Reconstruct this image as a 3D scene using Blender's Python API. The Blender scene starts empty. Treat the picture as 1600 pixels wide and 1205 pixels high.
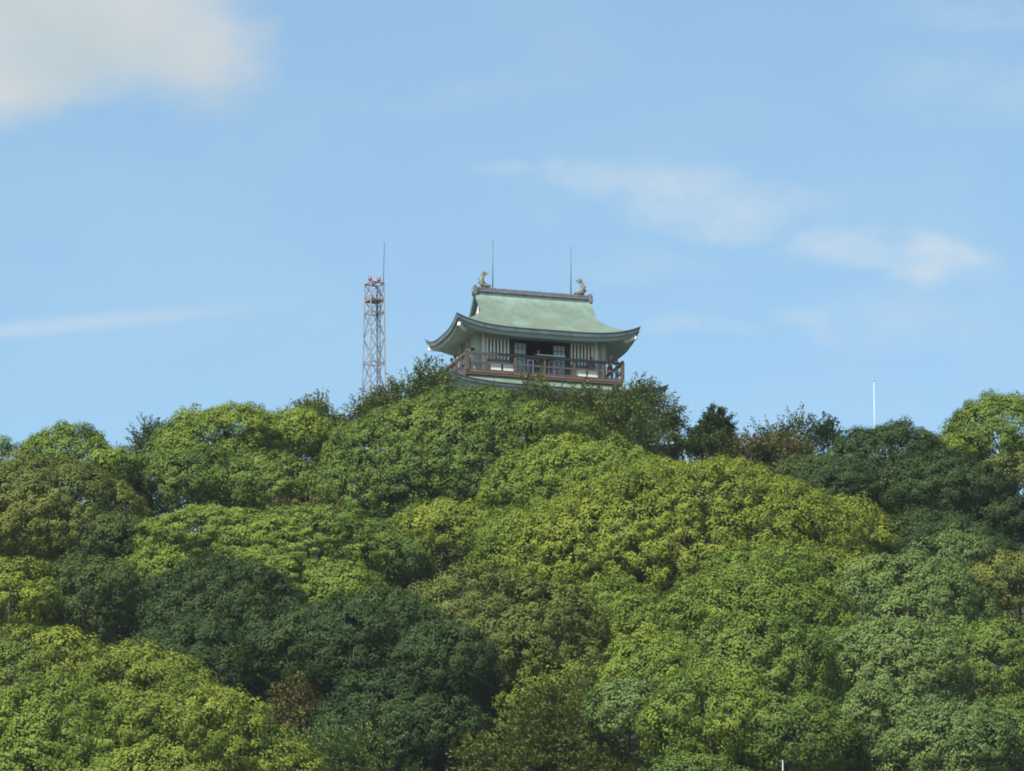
import bpy, bmesh, math, random
import numpy as np
from mathutils import Vector, Matrix
R = math.radians
PI = math.pi

# ------------------------------------------------------------------ camera, sky, sun, exposure
scene = bpy.context.scene
PITCH = R(14.0)
FPX = 10278.0                       # focal length in pixels of the 1600 px wide photograph
cam_data = bpy.data.cameras.new('camera')
cam_data.sensor_width = 36.0
cam_data.lens = 36.0 * FPX / 1600.0
cam_data.clip_start = 1.0
cam_data.clip_end = 30000.0
cam = bpy.data.objects.new('camera', cam_data)
scene.collection.objects.link(cam)
cam.location = (0, 0, 0)
cam.rotation_euler = (R(90) + PITCH, 0, 0)
scene.camera = cam

SUN_EL = R(49)
SUN_LEFT = R(38)                    # sun stands behind the viewer, this far round to the left
to_sun = Vector((-math.sin(SUN_LEFT) * math.cos(SUN_EL), -math.cos(SUN_LEFT) * math.cos(SUN_EL), math.sin(SUN_EL)))
sun_data = bpy.data.lights.new('sun', 'SUN')
sun_data.energy = 5.0
sun_data.angle = R(0.5)
sun_data.color = (1.0, 0.93, 0.82)
sun = bpy.data.objects.new('sun', sun_data)
scene.collection.objects.link(sun)
sun.rotation_euler = (-to_sun).to_track_quat('-Z', 'Y').to_euler()
sun.location = (-100, -100, 200)

scene.view_settings.view_transform = 'Standard'
scene.view_settings.look = 'None'
scene.view_settings.gamma = 1.0
scene.view_settings.exposure = 0.95
scene.view_settings.use_curve_mapping = False
scene.cycles.filter_width = 1.9
scene.cycles.max_bounces = 6
scene.cycles.diffuse_bounces = 3
scene.cycles.glossy_bounces = 2
scene.cycles.transmission_bounces = 4
scene.cycles.volume_bounces = 0
scene.cycles.transparent_max_bounces = 8

SKY_STRENGTH = 0.105


class NG:
    """small helper for shader node trees"""
    def __init__(self, tree):
        self.t = tree
        self.n = tree.nodes
        self.l = tree.links

    def new(self, kind, **kw):
        nd = self.n.new(kind)
        for k, v in kw.items():
            setattr(nd, k, v)
        return nd

    def put(self, sock, v):
        if hasattr(v, 'links') or hasattr(v, 'is_output'):
            self.l.new(v, sock)
        else:
            sock.default_value = v

    def math(self, op, a, b=0.0, clamp=False):
        nd = self.new('ShaderNodeMath', operation=op, use_clamp=clamp)
        self.put(nd.inputs[0], a)
        self.put(nd.inputs[1], b)
        return nd.outputs[0]

    def mix(self, fac, a, b, blend='MIX'):
        nd = self.new('ShaderNodeMix', data_type='RGBA', blend_type=blend)
        self.put(nd.inputs[0], fac)
        self.put(nd.inputs[6], a)
        self.put(nd.inputs[7], b)
        return nd.outputs[2]

    def noise(self, vec, scale, detail=4.0, rough=0.55, dist=0.0):
        nd = self.new('ShaderNodeTexNoise')
        if vec is not None:
            self.l.new(vec, nd.inputs['Vector'])
        nd.inputs['Scale'].default_value = scale
        nd.inputs['Detail'].default_value = detail
        nd.inputs['Roughness'].default_value = rough
        nd.inputs['Distortion'].default_value = dist
        return nd

    def ramp(self, fac, stops):
        nd = self.new('ShaderNodeValToRGB')
        el = nd.color_ramp.elements
        while len(el) < len(stops):
            el.new(0.5)
        for e, (p, c) in zip(el, stops):
            e.position = p
            e.color = (*c, 1) if len(c) == 3 else c
        self.put(nd.inputs[0], fac)
        return nd.outputs[0]

    def smooth(self, v, lo, hi, a=0.0, b=1.0):
        nd = self.new('ShaderNodeMapRange', interpolation_type='SMOOTHSTEP')
        self.put(nd.inputs[0], v)
        for i, x in enumerate((lo, hi, a, b)):
            nd.inputs[i + 1].default_value = x
        return nd.outputs[0]


def build_world():
    w = bpy.data.worlds.new('World')
    scene.world = w
    w.use_nodes = True
    g = NG(w.node_tree)
    bg = g.n.get('Background') or g.new('ShaderNodeBackground')
    outn = g.n.get('World Output') or g.new('ShaderNodeOutputWorld')
    g.l.new(bg.outputs[0], outn.inputs[0])
    sky = g.new('ShaderNodeTexSky', sky_type='NISHITA')
    sky.sun_disc = False
    sky.sun_elevation = SUN_EL
    sky.sun_rotation = R(180) + SUN_LEFT
    sky.altitude = 50
    sky.air_density = 1.0
    sky.dust_density = 0.35
    sky.ozone_density = 2.2
    # clouds: laid out on the celestial sphere round the direction of the hill top
    tc = g.new('ShaderNodeTexCoord')
    vr = g.new('ShaderNodeVectorRotate', rotation_type='X_AXIS')
    g.l.new(tc.outputs['Generated'], vr.inputs['Vector'])
    vr.inputs['Angle'].default_value = -PITCH
    sp = g.new('ShaderNodeSeparateXYZ')
    g.l.new(vr.outputs[0], sp.inputs[0])
    ahead = g.math('MAXIMUM', sp.outputs[1], 0.02)
    u0 = g.math('DIVIDE', sp.outputs[0], ahead)
    v0 = g.math('DIVIDE', sp.outputs[2], ahead)
    # units: thousandths of the focal length, warped by noise so edges fray
    cb = g.new('ShaderNodeCombineXYZ')
    g.put(cb.inputs[0], g.math('MULTIPLY', u0, 10.278))
    g.put(cb.inputs[1], g.math('MULTIPLY', v0, 10.278 * 1.6))
    warp = g.noise(cb.outputs[0], 5.0, 5.0, 0.55)
    wsep = g.new('ShaderNodeSeparateColor')
    g.l.new(warp.outputs['Color'], wsep.inputs[0])
    us = g.math('MULTIPLY', u0, 10.278)
    vs = g.math('MULTIPLY', v0, 10.278)
    uw = g.math('ADD', us, g.math('MULTIPLY', g.math('SUBTRACT', wsep.outputs[0], 0.5), 0.22))
    vw = g.math('ADD', vs, g.math('MULTIPLY', g.math('SUBTRACT', wsep.outputs[1], 0.5), 0.12))
    fine = g.noise(cb.outputs[0], 9.0, 6.0, 0.6).outputs['Fac']

    def blob(cx, cy, rx, ry, strength, tilt=0.0, soft=0.0, straight=False):
        u, v = (us, vs) if straight else (uw, vw)
        x = g.math('DIVIDE', g.math('SUBTRACT', u, (cx - 800) / 1000), rx / 1000)
        yy = g.math('SUBTRACT', v, (602.5 - cy) / 1000)
        if tilt:
            yy = g.math('SUBTRACT', yy, g.math('MULTIPLY', g.math('SUBTRACT', u, (cx - 800) / 1000), tilt))
        y = g.math('DIVIDE', yy, ry / 1000)
        d = g.math('SQRT', g.math('ADD', g.math('MULTIPLY', x, x), g.math('MULTIPLY', y, y)))
        return g.smooth(d, 1.0, soft, 0.0, strength)

    def union(parts):
        a = parts[0]
        for b in parts[1:]:
            a = g.math('ADD', g.math('SUBTRACT', a, g.math('MULTIPLY', a, b)), b)
        return a
    thick = union([blob(110, 0, 340, 195, 1.0, 0, 0.30), blob(310, 90, 165, 110, 0.9, 0, 0.1), blob(20, 110, 210, 110, 0.9, 0, 0.15)])
    thin = union([blob(785, 260, 70, 30, 0.35, 0, 0.1), blob(930, 268, 120, 46, 0.55, -0.05, 0.1), blob(1060, 262, 130, 50, 0.35, -0.1, 0.1),
                  blob(1090, 310, 180, 74, 0.62, -0.12, 0.1), blob(1105, 345, 140, 42, 0.55, 0, 0.1), blob(1230, 320, 110, 40, 0.25, -0.1, 0.1),
                  blob(1310, 388, 100, 44, 0.62, -0.05, 0.15), blob(1450, 412, 135, 58, 0.90, -0.05, 0.2),
                  blob(1420, 500, 240, 60, 0.32), blob(1260, 500, 90, 30, 0.36, -0.2), blob(1090, 512, 110, 26, 0.36),
                  blob(1540, 140, 320, 90, 0.26, -0.1), blob(1560, 20, 260, 50, 0.22), blob(700, 155, 240, 30, 0.14, 0.1),
                  blob(1000, 420, 200, 40, 0.18)])
    thin = g.math('MULTIPLY', thin, g.smooth(fine, 0.22, 0.62, 0.25, 1.0))
    trail = blob(90, 509, 480, 22, 0.55, 0.095, 0.0, True)
    trail = g.math('MULTIPLY', trail, g.smooth(fine, 0.2, 0.6, 0.6, 1.0))
    veil = g.math('MULTIPLY', g.smooth(g.noise(cb.outputs[0], 1.7, 4.0, 0.55).outputs['Fac'], 0.40, 0.70), 0.12)
    gray = g.noise(cb.outputs[0], 2.6, 4.0, 0.5).outputs['Fac']
    bright = 0.51 / SKY_STRENGTH
    c_thick = g.ramp(gray, [(0.36, tuple(bright * q for q in (0.54, 0.63, 0.67))), (0.62, tuple(bright * q for q in (0.66, 0.70, 0.71)))])
    c_thin = (bright * 0.60, bright * 0.725, bright * 0.84, 1)
    col = sky.outputs[0]
    col = g.mix(1.0, col, (SKY_TINT[0], SKY_TINT[1], SKY_TINT[2], 1), 'MULTIPLY')
    col = g.mix(veil, col, c_thin)
    col = g.mix(trail, col, c_thin)
    col = g.mix(g.math('MINIMUM', g.math('MULTIPLY', thin, 1.08), 0.85), col, c_thin)
    col = g.mix(g.math('MULTIPLY', thick, 0.96), col, c_thick)
    g.l.new(col, bg.inputs['Color'])
    bg.inputs['Strength'].default_value = SKY_STRENGTH


SKY_TINT = (0.85, 0.91, 0.83)
build_world()

# ------------------------------------------------------------------ geometry helpers
COL = scene.collection
FWD = Vector((0, math.cos(PITCH), math.sin(PITCH)))
UP = Vector((0, -math.sin(PITCH), math.cos(PITCH)))


def ray(px, py):
    return FWD + Vector((1, 0, 0)) * ((px - 800) / FPX) - UP * ((py - 602.5) / FPX)


def at(px, py, y):
    """the place at horizontal distance y that lies in this direction of the photograph"""
    d = ray(px, py)
    return d * (y / d.y)


def tag(o, label=None, cat=None, group=None, kind=None):
    if label: o['label'] = label
    if cat: o['category'] = cat
    if group: o['group'] = group
    if kind: o['kind'] = kind
    return o


def empty(name, loc, rz=0.0):
    o = bpy.data.objects.new(name, None)
    o.empty_display_size = 0.3
    COL.objects.link(o)
    o.location = loc
    o.rotation_euler = (0, 0, rz)
    return o


class MB:
    """collects simple shapes into one mesh object"""
    def __init__(self):
        self.v = []
        self.f = []

    def add(self, vs, fs):
        k = len(self.v)
        self.v += [tuple(p) for p in vs]
        self.f += [tuple(i + k for i in f) for f in fs]

    def box(self, x0, x1, y0, y1, z0, z1):
        self.add([(x0, y0, z0), (x1, y0, z0), (x1, y1, z0), (x0, y1, z0), (x0, y0, z1), (x1, y0, z1), (x1, y1, z1), (x0, y1, z1)],
                 [(0, 3, 2, 1), (4, 5, 6, 7), (0, 1, 5, 4), (1, 2, 6, 5), (2, 3, 7, 6), (3, 0, 4, 7)])

    def tube(self, pts, radii, n=8, cap=True):
        pts = [Vector(p) for p in pts]
        if not hasattr(radii, '__len__'):
            radii = [radii] * len(pts)
        vs, fs = [], []
        for i, p in enumerate(pts):
            d = (pts[min(i + 1, len(pts) - 1)] - pts[max(i - 1, 0)]).normalized()
            a = d.cross(Vector((0.03, 1, 0.02))) if abs(d.y) < 0.9 else d.cross(Vector((1, 0.02, 0.03)))
            a.normalize()
            b = d.cross(a)
            for k in range(n):
                t = 2 * PI * k / n
                vs.append(p + (a * math.cos(t) + b * math.sin(t)) * radii[i])
        for i in range(len(pts) - 1):
            for k in range(n):
                k2 = (k + 1) % n
                fs.append((i * n + k, i * n + k2, (i + 1) * n + k2, (i + 1) * n + k))
        if cap:
            fs.append(tuple(range(n - 1, -1, -1)))
            fs.append(tuple((len(pts) - 1) * n + k for k in range(n)))
        self.add(vs, fs)

    def bar(self, p, q, w, h=None):
        """square section bar from p to q"""
        h = h or w
        p, q = Vector(p), Vector(q)
        d = (q - p).normalized()
        a = d.cross(Vector((0, 0, 1)))
        if a.length < 1e-3:
            a = Vector((1, 0, 0))
        a.normalize()
        b = a.cross(d)
        vs = []
        for c in (p, q):
            for s, t in ((-1, -1), (1, -1), (1, 1), (-1, 1)):
                vs.append(c + a * (s * w / 2) + b * (t * h / 2))
        self.add(vs, [(0, 1, 2, 3), (7, 6, 5, 4), (0, 4, 5, 1), (1, 5, 6, 2), (2, 6, 7, 3), (3, 7, 4, 0)])

    def grid(self, rows):
        """rows: list of equal length lists of points"""
        n = len(rows[0])
        vs = [p for r in rows for p in r]
        fs = [(i * n + j, i * n + j + 1, (i + 1) * n + j + 1, (i + 1) * n + j) for i in range(len(rows) - 1) for j in range(n - 1)]
        self.add(vs, fs)

    def ball(self, c, rx, ry, rz, n=12, m=8):
        vs, fs = [], []
        for i in range(m + 1):
            t = PI * i / m
            for k in range(n):
                p = 2 * PI * k / n
                vs.append((c[0] + rx * math.sin(t) * math.cos(p), c[1] + ry * math.sin(t) * math.sin(p), c[2] + rz * math.cos(t)))
        for i in range(m):
            for k in range(n):
                k2 = (k + 1) % n
                fs.append((i * n + k, (i + 1) * n + k, (i + 1) * n + k2, i * n + k2))
        self.add(vs, fs)

    def build(self, name, mat, parent=None, smooth=False, bevel=0.0):
        me = bpy.data.meshes.new(name)
        me.from_pydata(self.v, [], self.f)
        if bevel > 0:
            bm = bmesh.new()
            bm.from_mesh(me)
            bmesh.ops.bevel(bm, geom=bm.edges[:], offset=bevel, segments=2, affect='EDGES', profile=0.5)
            bm.to_mesh(me)
            bm.free()
        bm = bmesh.new()
        bm.from_mesh(me)
        bmesh.ops.recalc_face_normals(bm, faces=bm.faces[:])
        bm.to_mesh(me)
        bm.free()
        me.materials.append(mat)
        if smooth:
            me.polygons.foreach_set('use_smooth', [True] * len(me.polygons))
        o = bpy.data.objects.new(name, me)
        COL.objects.link(o)
        if parent:
            o.parent = parent
        return o


# ------------------------------------------------------------------ materials
def material(name, color, rough=0.6, vary=0.25, scale=3.0, metal=0.0, bump=0.0, color2=None, streak=(1, 1, 1), spec=0.4):
    m = bpy.data.materials.new(name)
    m.use_nodes = True
    g = NG(m.node_tree)
    b = g.n['Principled BSDF']
    tc = g.new('ShaderNodeTexCoord')
    mp = g.new('ShaderNodeMapping')
    mp.inputs['Scale'].default_value = streak
    g.l.new(tc.outputs['Object'], mp.inputs[0])
    nz = g.noise(mp.outputs[0], scale, 6.0, 0.6)
    c2 = color2 or tuple(c * (1 - vary) for c in color)
    c1 = color if color2 else tuple(min(1, c * (1 + vary * 0.6)) for c in color)
    g.l.new(g.ramp(nz.outputs['Fac'], [(0.32, c2), (0.68, c1)]), b.inputs['Base Color'])
    b.inputs['Roughness'].default_value = rough
    b.inputs['Metallic'].default_value = metal
    b.inputs['Specular IOR Level'].default_value = spec
    if bump:
        n2 = g.noise(mp.outputs[0], scale * 4, 5.0, 0.6)
        bp = g.new('ShaderNodeBump')
        bp.inputs['Strength'].default_value = bump
        bp.inputs['Distance'].default_value = 0.02
        g.l.new(n2.outputs['Fac'], bp.inputs['Height'])
        g.l.new(bp.outputs[0], b.inputs['Normal'])
    return m


def copper_material():
    m = bpy.data.materials.new('patina_copper')
    m.use_nodes = True
    g = NG(m.node_tree)
    b = g.n['Principled BSDF']
    tc = g.new('ShaderNodeTexCoord')
    o = tc.outputs['Object']
    big = g.noise(o, 0.9, 6.0, 0.62, 0.4).outputs['Fac']
    mp = g.new('ShaderNodeMapping')
    mp.inputs['Scale'].default_value = (3.2, 0.7, 0.7)
    mp.inputs['Rotation'].default_value = (0, 0, R(9))
    g.l.new(o, mp.inputs[0])
    streak = g.noise(mp.outputs[0], 1.6, 6.0, 0.65).outputs['Fac']
    c = g.ramp(big, [(0.30, (0.088, 0.122, 0.094)), (0.50, (0.108, 0.160, 0.128)), (0.68, (0.138, 0.208, 0.172))])
    c = g.mix(g.smooth(streak, 0.45, 0.68, 0.0, 0.75), c, (0.120, 0.138, 0.092, 1))
    # fresh mint verdigris towards the ridge, where rain runs off the ridge tiles
    sp = g.new('ShaderNodeSeparateXYZ')
    g.l.new(o, sp.inputs[0])
    nr = g.noise(o, 2.5, 4.0, 0.6).outputs['Fac']
    zz = g.math('ADD', sp.outputs[2], g.math('MULTIPLY', g.math('SUBTRACT', nr, 0.5), 0.9))
    c = g.mix(g.smooth(zz, 4.35, 5.15, 0.0, 0.55), c, (0.18, 0.30, 0.24, 1))
    g.l.new(c, b.inputs['Base Color'])
    b.inputs['Roughness'].default_value = 0.62
    b.inputs['Specular IOR Level'].default_value = 0.35
    # sheet seams running with the slope and courses across it, very shallow
    wv = g.new('ShaderNodeTexWave', wave_type='BANDS', bands_direction='X')
    g.l.new(o, wv.inputs['Vector'])
    wv.inputs['Scale'].default_value = 0.9
    sm = g.smooth(wv.outputs['Fac'], 0.93, 1.0)
    bp = g.new('ShaderNodeBump')
    bp.inputs['Strength'].default_value = 0.25
    bp.inputs['Distance'].default_value = 0.03
    g.l.new(g.math('ADD', sm, g.math('MULTIPLY', streak, 0.8)), bp.inputs['Height'])
    g.l.new(bp.outputs[0], b.inputs['Normal'])
    return m


M = {
    'copper': copper_material(),
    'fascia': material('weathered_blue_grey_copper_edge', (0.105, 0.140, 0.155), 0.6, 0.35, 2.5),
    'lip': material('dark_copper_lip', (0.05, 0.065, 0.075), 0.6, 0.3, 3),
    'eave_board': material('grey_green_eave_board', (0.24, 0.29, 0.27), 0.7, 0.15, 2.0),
    'plaster': material('pale_plaster', (0.40, 0.45, 0.42), 0.8, 0.12, 1.6, bump=0.05),
    'plaster_white': material('white_plaster', (0.70, 0.70, 0.67), 0.8, 0.10, 2.0),
    'wall': material('grey_white_wall', (0.44, 0.47, 0.47), 0.8, 0.14, 1.5),
    'white': material('white_paint', (0.80, 0.80, 0.78), 0.55, 0.08, 3.0),
    'slat': material('white_lattice_paint', (0.78, 0.80, 0.79), 0.6, 0.10, 3.0),
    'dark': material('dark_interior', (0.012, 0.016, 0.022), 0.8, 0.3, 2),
    'dark_frame': material('dark_blue_door_timber', (0.018, 0.026, 0.042), 0.6, 0.3, 3),
    'brown': material('reddish_brown_timber', (0.086, 0.057, 0.042), 0.6, 0.35, 2.2, streak=(0.6, 4, 4), bump=0.2),
    'brown_pale': material('worn_brown_timber', (0.21, 0.125, 0.085), 0.7, 0.3, 2.2),
    'pane': material('paper_glass_pane', (0.42, 0.50, 0.55), 0.25, 0.15, 2.0, spec=0.6),
    'tile': material('grey_ridge_tile', (0.105, 0.120, 0.135), 0.75, 0.4, 4.0, bump=0.4),
    'stone': material('mottled_bronze_fish', (0.24, 0.24, 0.21), 0.7, 0.5, 9.0, color2=(0.08, 0.09, 0.075), bump=0.5),
    'steel': material('galvanised_steel', (0.20, 0.175, 0.17), 0.55, 0.3, 3.0),
    'steel_dark': material('weathered_dark_steel', (0.11, 0.13, 0.17), 0.5, 0.3, 3.0),
    'rust': material('rusty_pinkish_steel', (0.21, 0.155, 0.14), 0.7, 0.4, 4.0),
    'rod': material('thin_grey_rod', (0.09, 0.115, 0.15), 0.45, 0.2, 3.0),
    'red': material('red_lamp_housing', (0.22, 0.07, 0.065), 0.5, 0.25, 8.0),
    'lampglass': material('pale_lamp_glass', (0.36, 0.22, 0.21), 0.2, 0.1, 8.0, spec=0.7),
    'pole_white': material('white_pole_paint', (0.42, 0.44, 0.45), 0.4, 0.08, 2.0),
    'blue': material('blue_cloth_panel', (0.03, 0.10, 0.30), 0.7, 0.2, 4.0),
    'grey': material('grey_enamel', (0.33, 0.35, 0.37), 0.4, 0.2, 5.0),
    'slate': material('slate_roof', (0.085, 0.095, 0.105), 0.6, 0.3, 3.0),
    'rock': material('stone_footing', (0.28, 0.26, 0.23), 0.85, 0.4, 1.6, bump=0.5),
    'skin': material('skin', (0.46, 0.27, 0.20), 0.55, 0.06, 10),
    'hair': material('dark_hair', (0.018, 0.013, 0.012), 0.5, 0.3, 20),
    'cloth_red': material('brick_red_cloth', (0.33, 0.075, 0.05), 0.8, 0.2, 8),
    'cloth_pale': material('pale_cloth', (0.62, 0.58, 0.56), 0.8, 0.15, 8),
    'cloth_pink': material('dusty_pink_cloth', (0.20, 0.12, 0.11), 0.8, 0.15, 8),
    'cloth_navy': material('navy_cloth', (0.03, 0.04, 0.08), 0.8, 0.2, 8),
    'cloth_brown': material('brown_cloth', (0.22, 0.12, 0.08), 0.8, 0.2, 8),
    'bark': material('brown_grey_bark', (0.085, 0.065, 0.048), 0.9, 0.4, 3.0, streak=(3, 3, 0.6), bump=0.6),
    'twig': material('pale_dry_twig', (0.13, 0.115, 0.08), 0.9, 0.3, 5.0),
}


def leaf_material(name, low, mid, high, trans=0.16):
    m = bpy.data.materials.new(name)
    m.use_nodes = True
    g = NG(m.node_tree)
    b = g.n['Principled BSDF']
    out = g.n['Material Output']
    at_ = g.new('ShaderNodeAttribute', attribute_type='GEOMETRY', attribute_name='tint')
    c = g.ramp(at_.outputs['Fac'], [(0.08, low), (0.50, mid), (0.94, high)])
    g.l.new(c, b.inputs['Base Color'])
    b.inputs['Roughness'].default_value = 0.6
    b.inputs['Specular IOR Level'].default_value = 0.10
    tr = g.new('ShaderNodeBsdfTranslucent')
    g.l.new(g.mix(1.0, c, (1.0, 1.15, 0.55, 1), 'MULTIPLY'), tr.inputs[0])
    mx = g.new('ShaderNodeMixShader')
    mx.inputs[0].default_value = trans
    g.l.new(b.outputs[0], mx.inputs[1])
    g.l.new(tr.outputs[0], mx.inputs[2])
    g.l.new(mx.outputs[0], out.inputs[0])
    return m


LEAF = {
    'yellow': leaf_material('yellow_green_leaves', (0.058, 0.088, 0.015), (0.126, 0.170, 0.023), (0.235, 0.255, 0.030)),
    'lime': leaf_material('fresh_lime_leaves', (0.048, 0.083, 0.015), (0.104, 0.158, 0.024), (0.185, 0.225, 0.030)),
    'green': leaf_material('mid_green_leaves', (0.040, 0.074, 0.017), (0.088, 0.138, 0.026), (0.150, 0.195, 0.032)),
    'olive': leaf_material('olive_leaves', (0.050, 0.070, 0.018), (0.095, 0.120, 0.026), (0.150, 0.165, 0.034)),
    'deep': leaf_material('deep_green_leaves', (0.016, 0.032, 0.011), (0.031, 0.057, 0.017), (0.056, 0.084, 0.023)),
    'dull': leaf_material('dull_dark_olive_leaves', (0.027, 0.045, 0.013), (0.052, 0.079, 0.020), (0.086, 0.110, 0.026)),
    'brown': leaf_material('browning_leaves', (0.055, 0.058, 0.020), (0.098, 0.100, 0.032), (0.160, 0.130, 0.044)),
    'teal_and_reflection': leaf_material('bluish_leaves_and_painted_reflection', (0.050, 0.087, 0.029), (0.098, 0.150, 0.043), (0.155, 0.205, 0.054)),  # also paints a bluish window-glass reflection onto the lower-right crowns
    'airy': leaf_material('dark_feathery_leaves', (0.040, 0.064, 0.018), (0.080, 0.112, 0.029), (0.145, 0.158, 0.042)),
}

# ------------------------------------------------------------------ the hill
_gy = np.array([-200, 0, 120, 170, 205, 240, 275, 308, 340, 352, 362, 385, 420, 480, 560, 700, 30000.0])
_gz = np.array([-1.8, -1.7, -1.5, 1.5, 9.0, 24.0, 41.2, 58.6, 76.4, 82.4, 83.6, 83.6, 79.0, 56.0, 20.0, 0.0, 0.0])


def ground_z(x, y):
    x = np.asarray(x, float)
    y = np.asarray(y, float)
    z = sum(np.interp(y + d, _gy, _gz) for d in (-9, -4.5, 0, 4.5, 9)) / 5
    t = np.clip(z / 80.0, 0, 1)
    xc = x - 6.0
    fall = np.where(np.abs(xc) < 60, 0.0028 * xc * xc, 0.0028 * 3600 + 0.5 * (np.abs(xc) - 60)) * t
    bump = 0.5 * np.sin(x * 0.21 + y * 0.13) + 0.4 * np.sin(x * 0.11 - y * 0.23 + 1.3)
    return np.maximum(z - fall, np.minimum(z, -1.0)) + bump * t


def build_hill():
    xs = np.concatenate([[-9000, -3000, -1200, -600, -300, -200, -150], np.arange(-120, 121, 3.0), [150, 200, 300, 600, 1200, 3000, 9000]])
    ys = np.concatenate([[-3000, -800, -200, -60, 0, 40, 80, 110], np.arange(130, 481, 3.0), [520, 560, 620, 700, 900, 1500, 4000, 12000]])
    X, Y = np.meshgrid(xs, ys)
    Z = ground_z(X, Y)
    mb = MB()
    mb.grid([[(X[i, j], Y[i, j], Z[i, j]) for j in range(len(xs))] for i in range(len(ys))])
    m = bpy.data.materials.new('forest_floor')
    m.use_nodes = True
    g = NG(m.node_tree)
    b = g.n['Principled BSDF']
    tc = g.new('ShaderNodeTexCoord')
    n1 = g.noise(tc.outputs['Object'], 0.35, 8.0, 0.65).outputs['Fac']
    n2 = g.noise(tc.outputs['Object'], 2.5, 5.0, 0.65).outputs['Fac']
    c = g.ramp(n1, [(0.35, (0.030, 0.042, 0.016)), (0.55, (0.045, 0.055, 0.022)), (0.70, (0.075, 0.060, 0.035))])
    c = g.mix(g.math('MULTIPLY', n2, 0.5), c, (0.030, 0.028, 0.018, 1))
    g.l.new(c, b.inputs['Base Color'])
    b.inputs['Roughness'].default_value = 0.95
    bp = g.new('ShaderNodeBump')
    bp.inputs['Strength'].default_value = 0.6
    g.l.new(n2, bp.inputs['Height'])
    g.l.new(bp.outputs[0], b.inputs['Normal'])
    o = mb.build('hill', m, smooth=True)
    tag(o, kind='structure')


build_hill()

# ------------------------------------------------------------------ the castle keep
YAW = R(17.0)
SLANT = 370.0
keep_loc = FWD * SLANT + Vector((1, 0, 0)) * ((832 - 800) * SLANT / FPX)
keep = empty('castle_keep', keep_loc, YAW)
tag(keep, 'white castle keep with curved green copper roof and brown balcony on the hilltop', 'castle')


def sgn(v):
    return -1.0 if v < 0 else 1.0


def eave_ring(a, b, n_front=56, n_side=36):
    """points round a rectangle, from the front left corner counter-clockwise seen from above"""
    pts = []
    cosp = lambda k, n: -math.cos(PI * k / n)
    for k in range(n_front):
        pts.append((a * cosp(k, n_front), -b))
    for k in range(n_side):
        pts.append((a, b * cosp(k, n_side)))
    for k in range(n_front):
        pts.append((-a * cosp(k, n_front), b))
    for k in range(n_side):
        pts.append((-a, -b * cosp(k, n_side)))
    return pts


def ring_strip(mb, rings):
    n = len(rings[0])
    vs = [p for r in rings for p in r]
    fs = []
    for i in range(len(rings) - 1):
        for k in range(n):
            k2 = (k + 1) % n
            fs.append((i * n + k, i * n + k2, (i + 1) * n + k2, (i + 1) * n + k))
    mb.add(vs, fs)


def lift_at(x, y, a, b, u, kx=4.2, ky=3.0):
    return u * (min(1, abs(x) / a) ** kx) * (min(1, abs(y) / b) ** ky)


def eaves(parent, a, b, zf, wall_a, wall_b, wall_z, s=1.0):
    """fascia bands and soffit under an eave; zf(x, y) is the roof surface"""
    base = eave_ring(a, b)

    def ring(inset, drop):
        r = []
        for x, y in base:
            xx = x - sgn(x) * inset * abs(x) / a
            yy = y - sgn(y) * inset * abs(y) / b
            r.append((xx, yy, zf(x, y) - drop))
        return r
    m = MB(); ring_strip(m, [ring(0.0, -0.004), ring(-0.015, 0.02), ring(0.0, 0.055 * s)]); m.build('eave_lip', M['lip'], parent)
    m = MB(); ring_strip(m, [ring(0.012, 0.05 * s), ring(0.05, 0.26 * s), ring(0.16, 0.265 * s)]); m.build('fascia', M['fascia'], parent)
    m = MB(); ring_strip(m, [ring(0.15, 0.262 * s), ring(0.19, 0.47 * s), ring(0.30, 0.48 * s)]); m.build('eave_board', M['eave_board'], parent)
    r0 = ring(0.29, 0.475 * s)
    rows = []
    for t in (0, 0.15, 0.35, 0.6, 0.85, 1.0):
        e = t ** 0.8
        row = []
        for (x0, y0, z0), (x, y) in zip(r0, base):
            wx, wy = x * wall_a / a, y * wall_b / b
            row.append((x0 + (wx - x0) * t, y0 + (wy - y0) * t, z0 + (wall_z - z0) * e))
        rows.append(row)
    m = MB(); ring_strip(m, rows); m.build('soffit', M['plaster'], parent, smooth=True)


def hip_beams(parent, a, b, zf, drop, size=0.17):
    for sx in (-1, 1):
        for sy in (-1, 1):
            m = MB()
            d = Vector((sx, sy, 0)).normalized()
            p = Vector((sx * (a - 0.17), sy * (b - 0.17), zf(sx * a, sy * b) - drop))
            q = p - d * 0.75 + Vector((0, 0, -0.17))
            m.bar(p, q, size, size * 1.15)
            m.build('beam_end', M['plaster_white'], parent, bevel=0.012)


# --- top roof: hip and gable
A, B = 5.38, 3.15
XG, XI = 3.42, 3.08
Z_EAVE, RISE, LIFT = 2.47, 2.62, 0.60


def h_main(y):
    t = min(1.0, abs(y) / B)
    return RISE * ((1 - t) ** 1.36)


def h_side(x):
    t = max(0.0, (A - abs(x)) / (A - XI))
    return 1.55 * (t ** 1.30)


def roof_z(x, y):
    h = h_main(y)
    if abs(x) > XI + 1e-4:
        h = min(h, h_side(x))
    return Z_EAVE + h + lift_at(x, y, A, B, LIFT)


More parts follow.
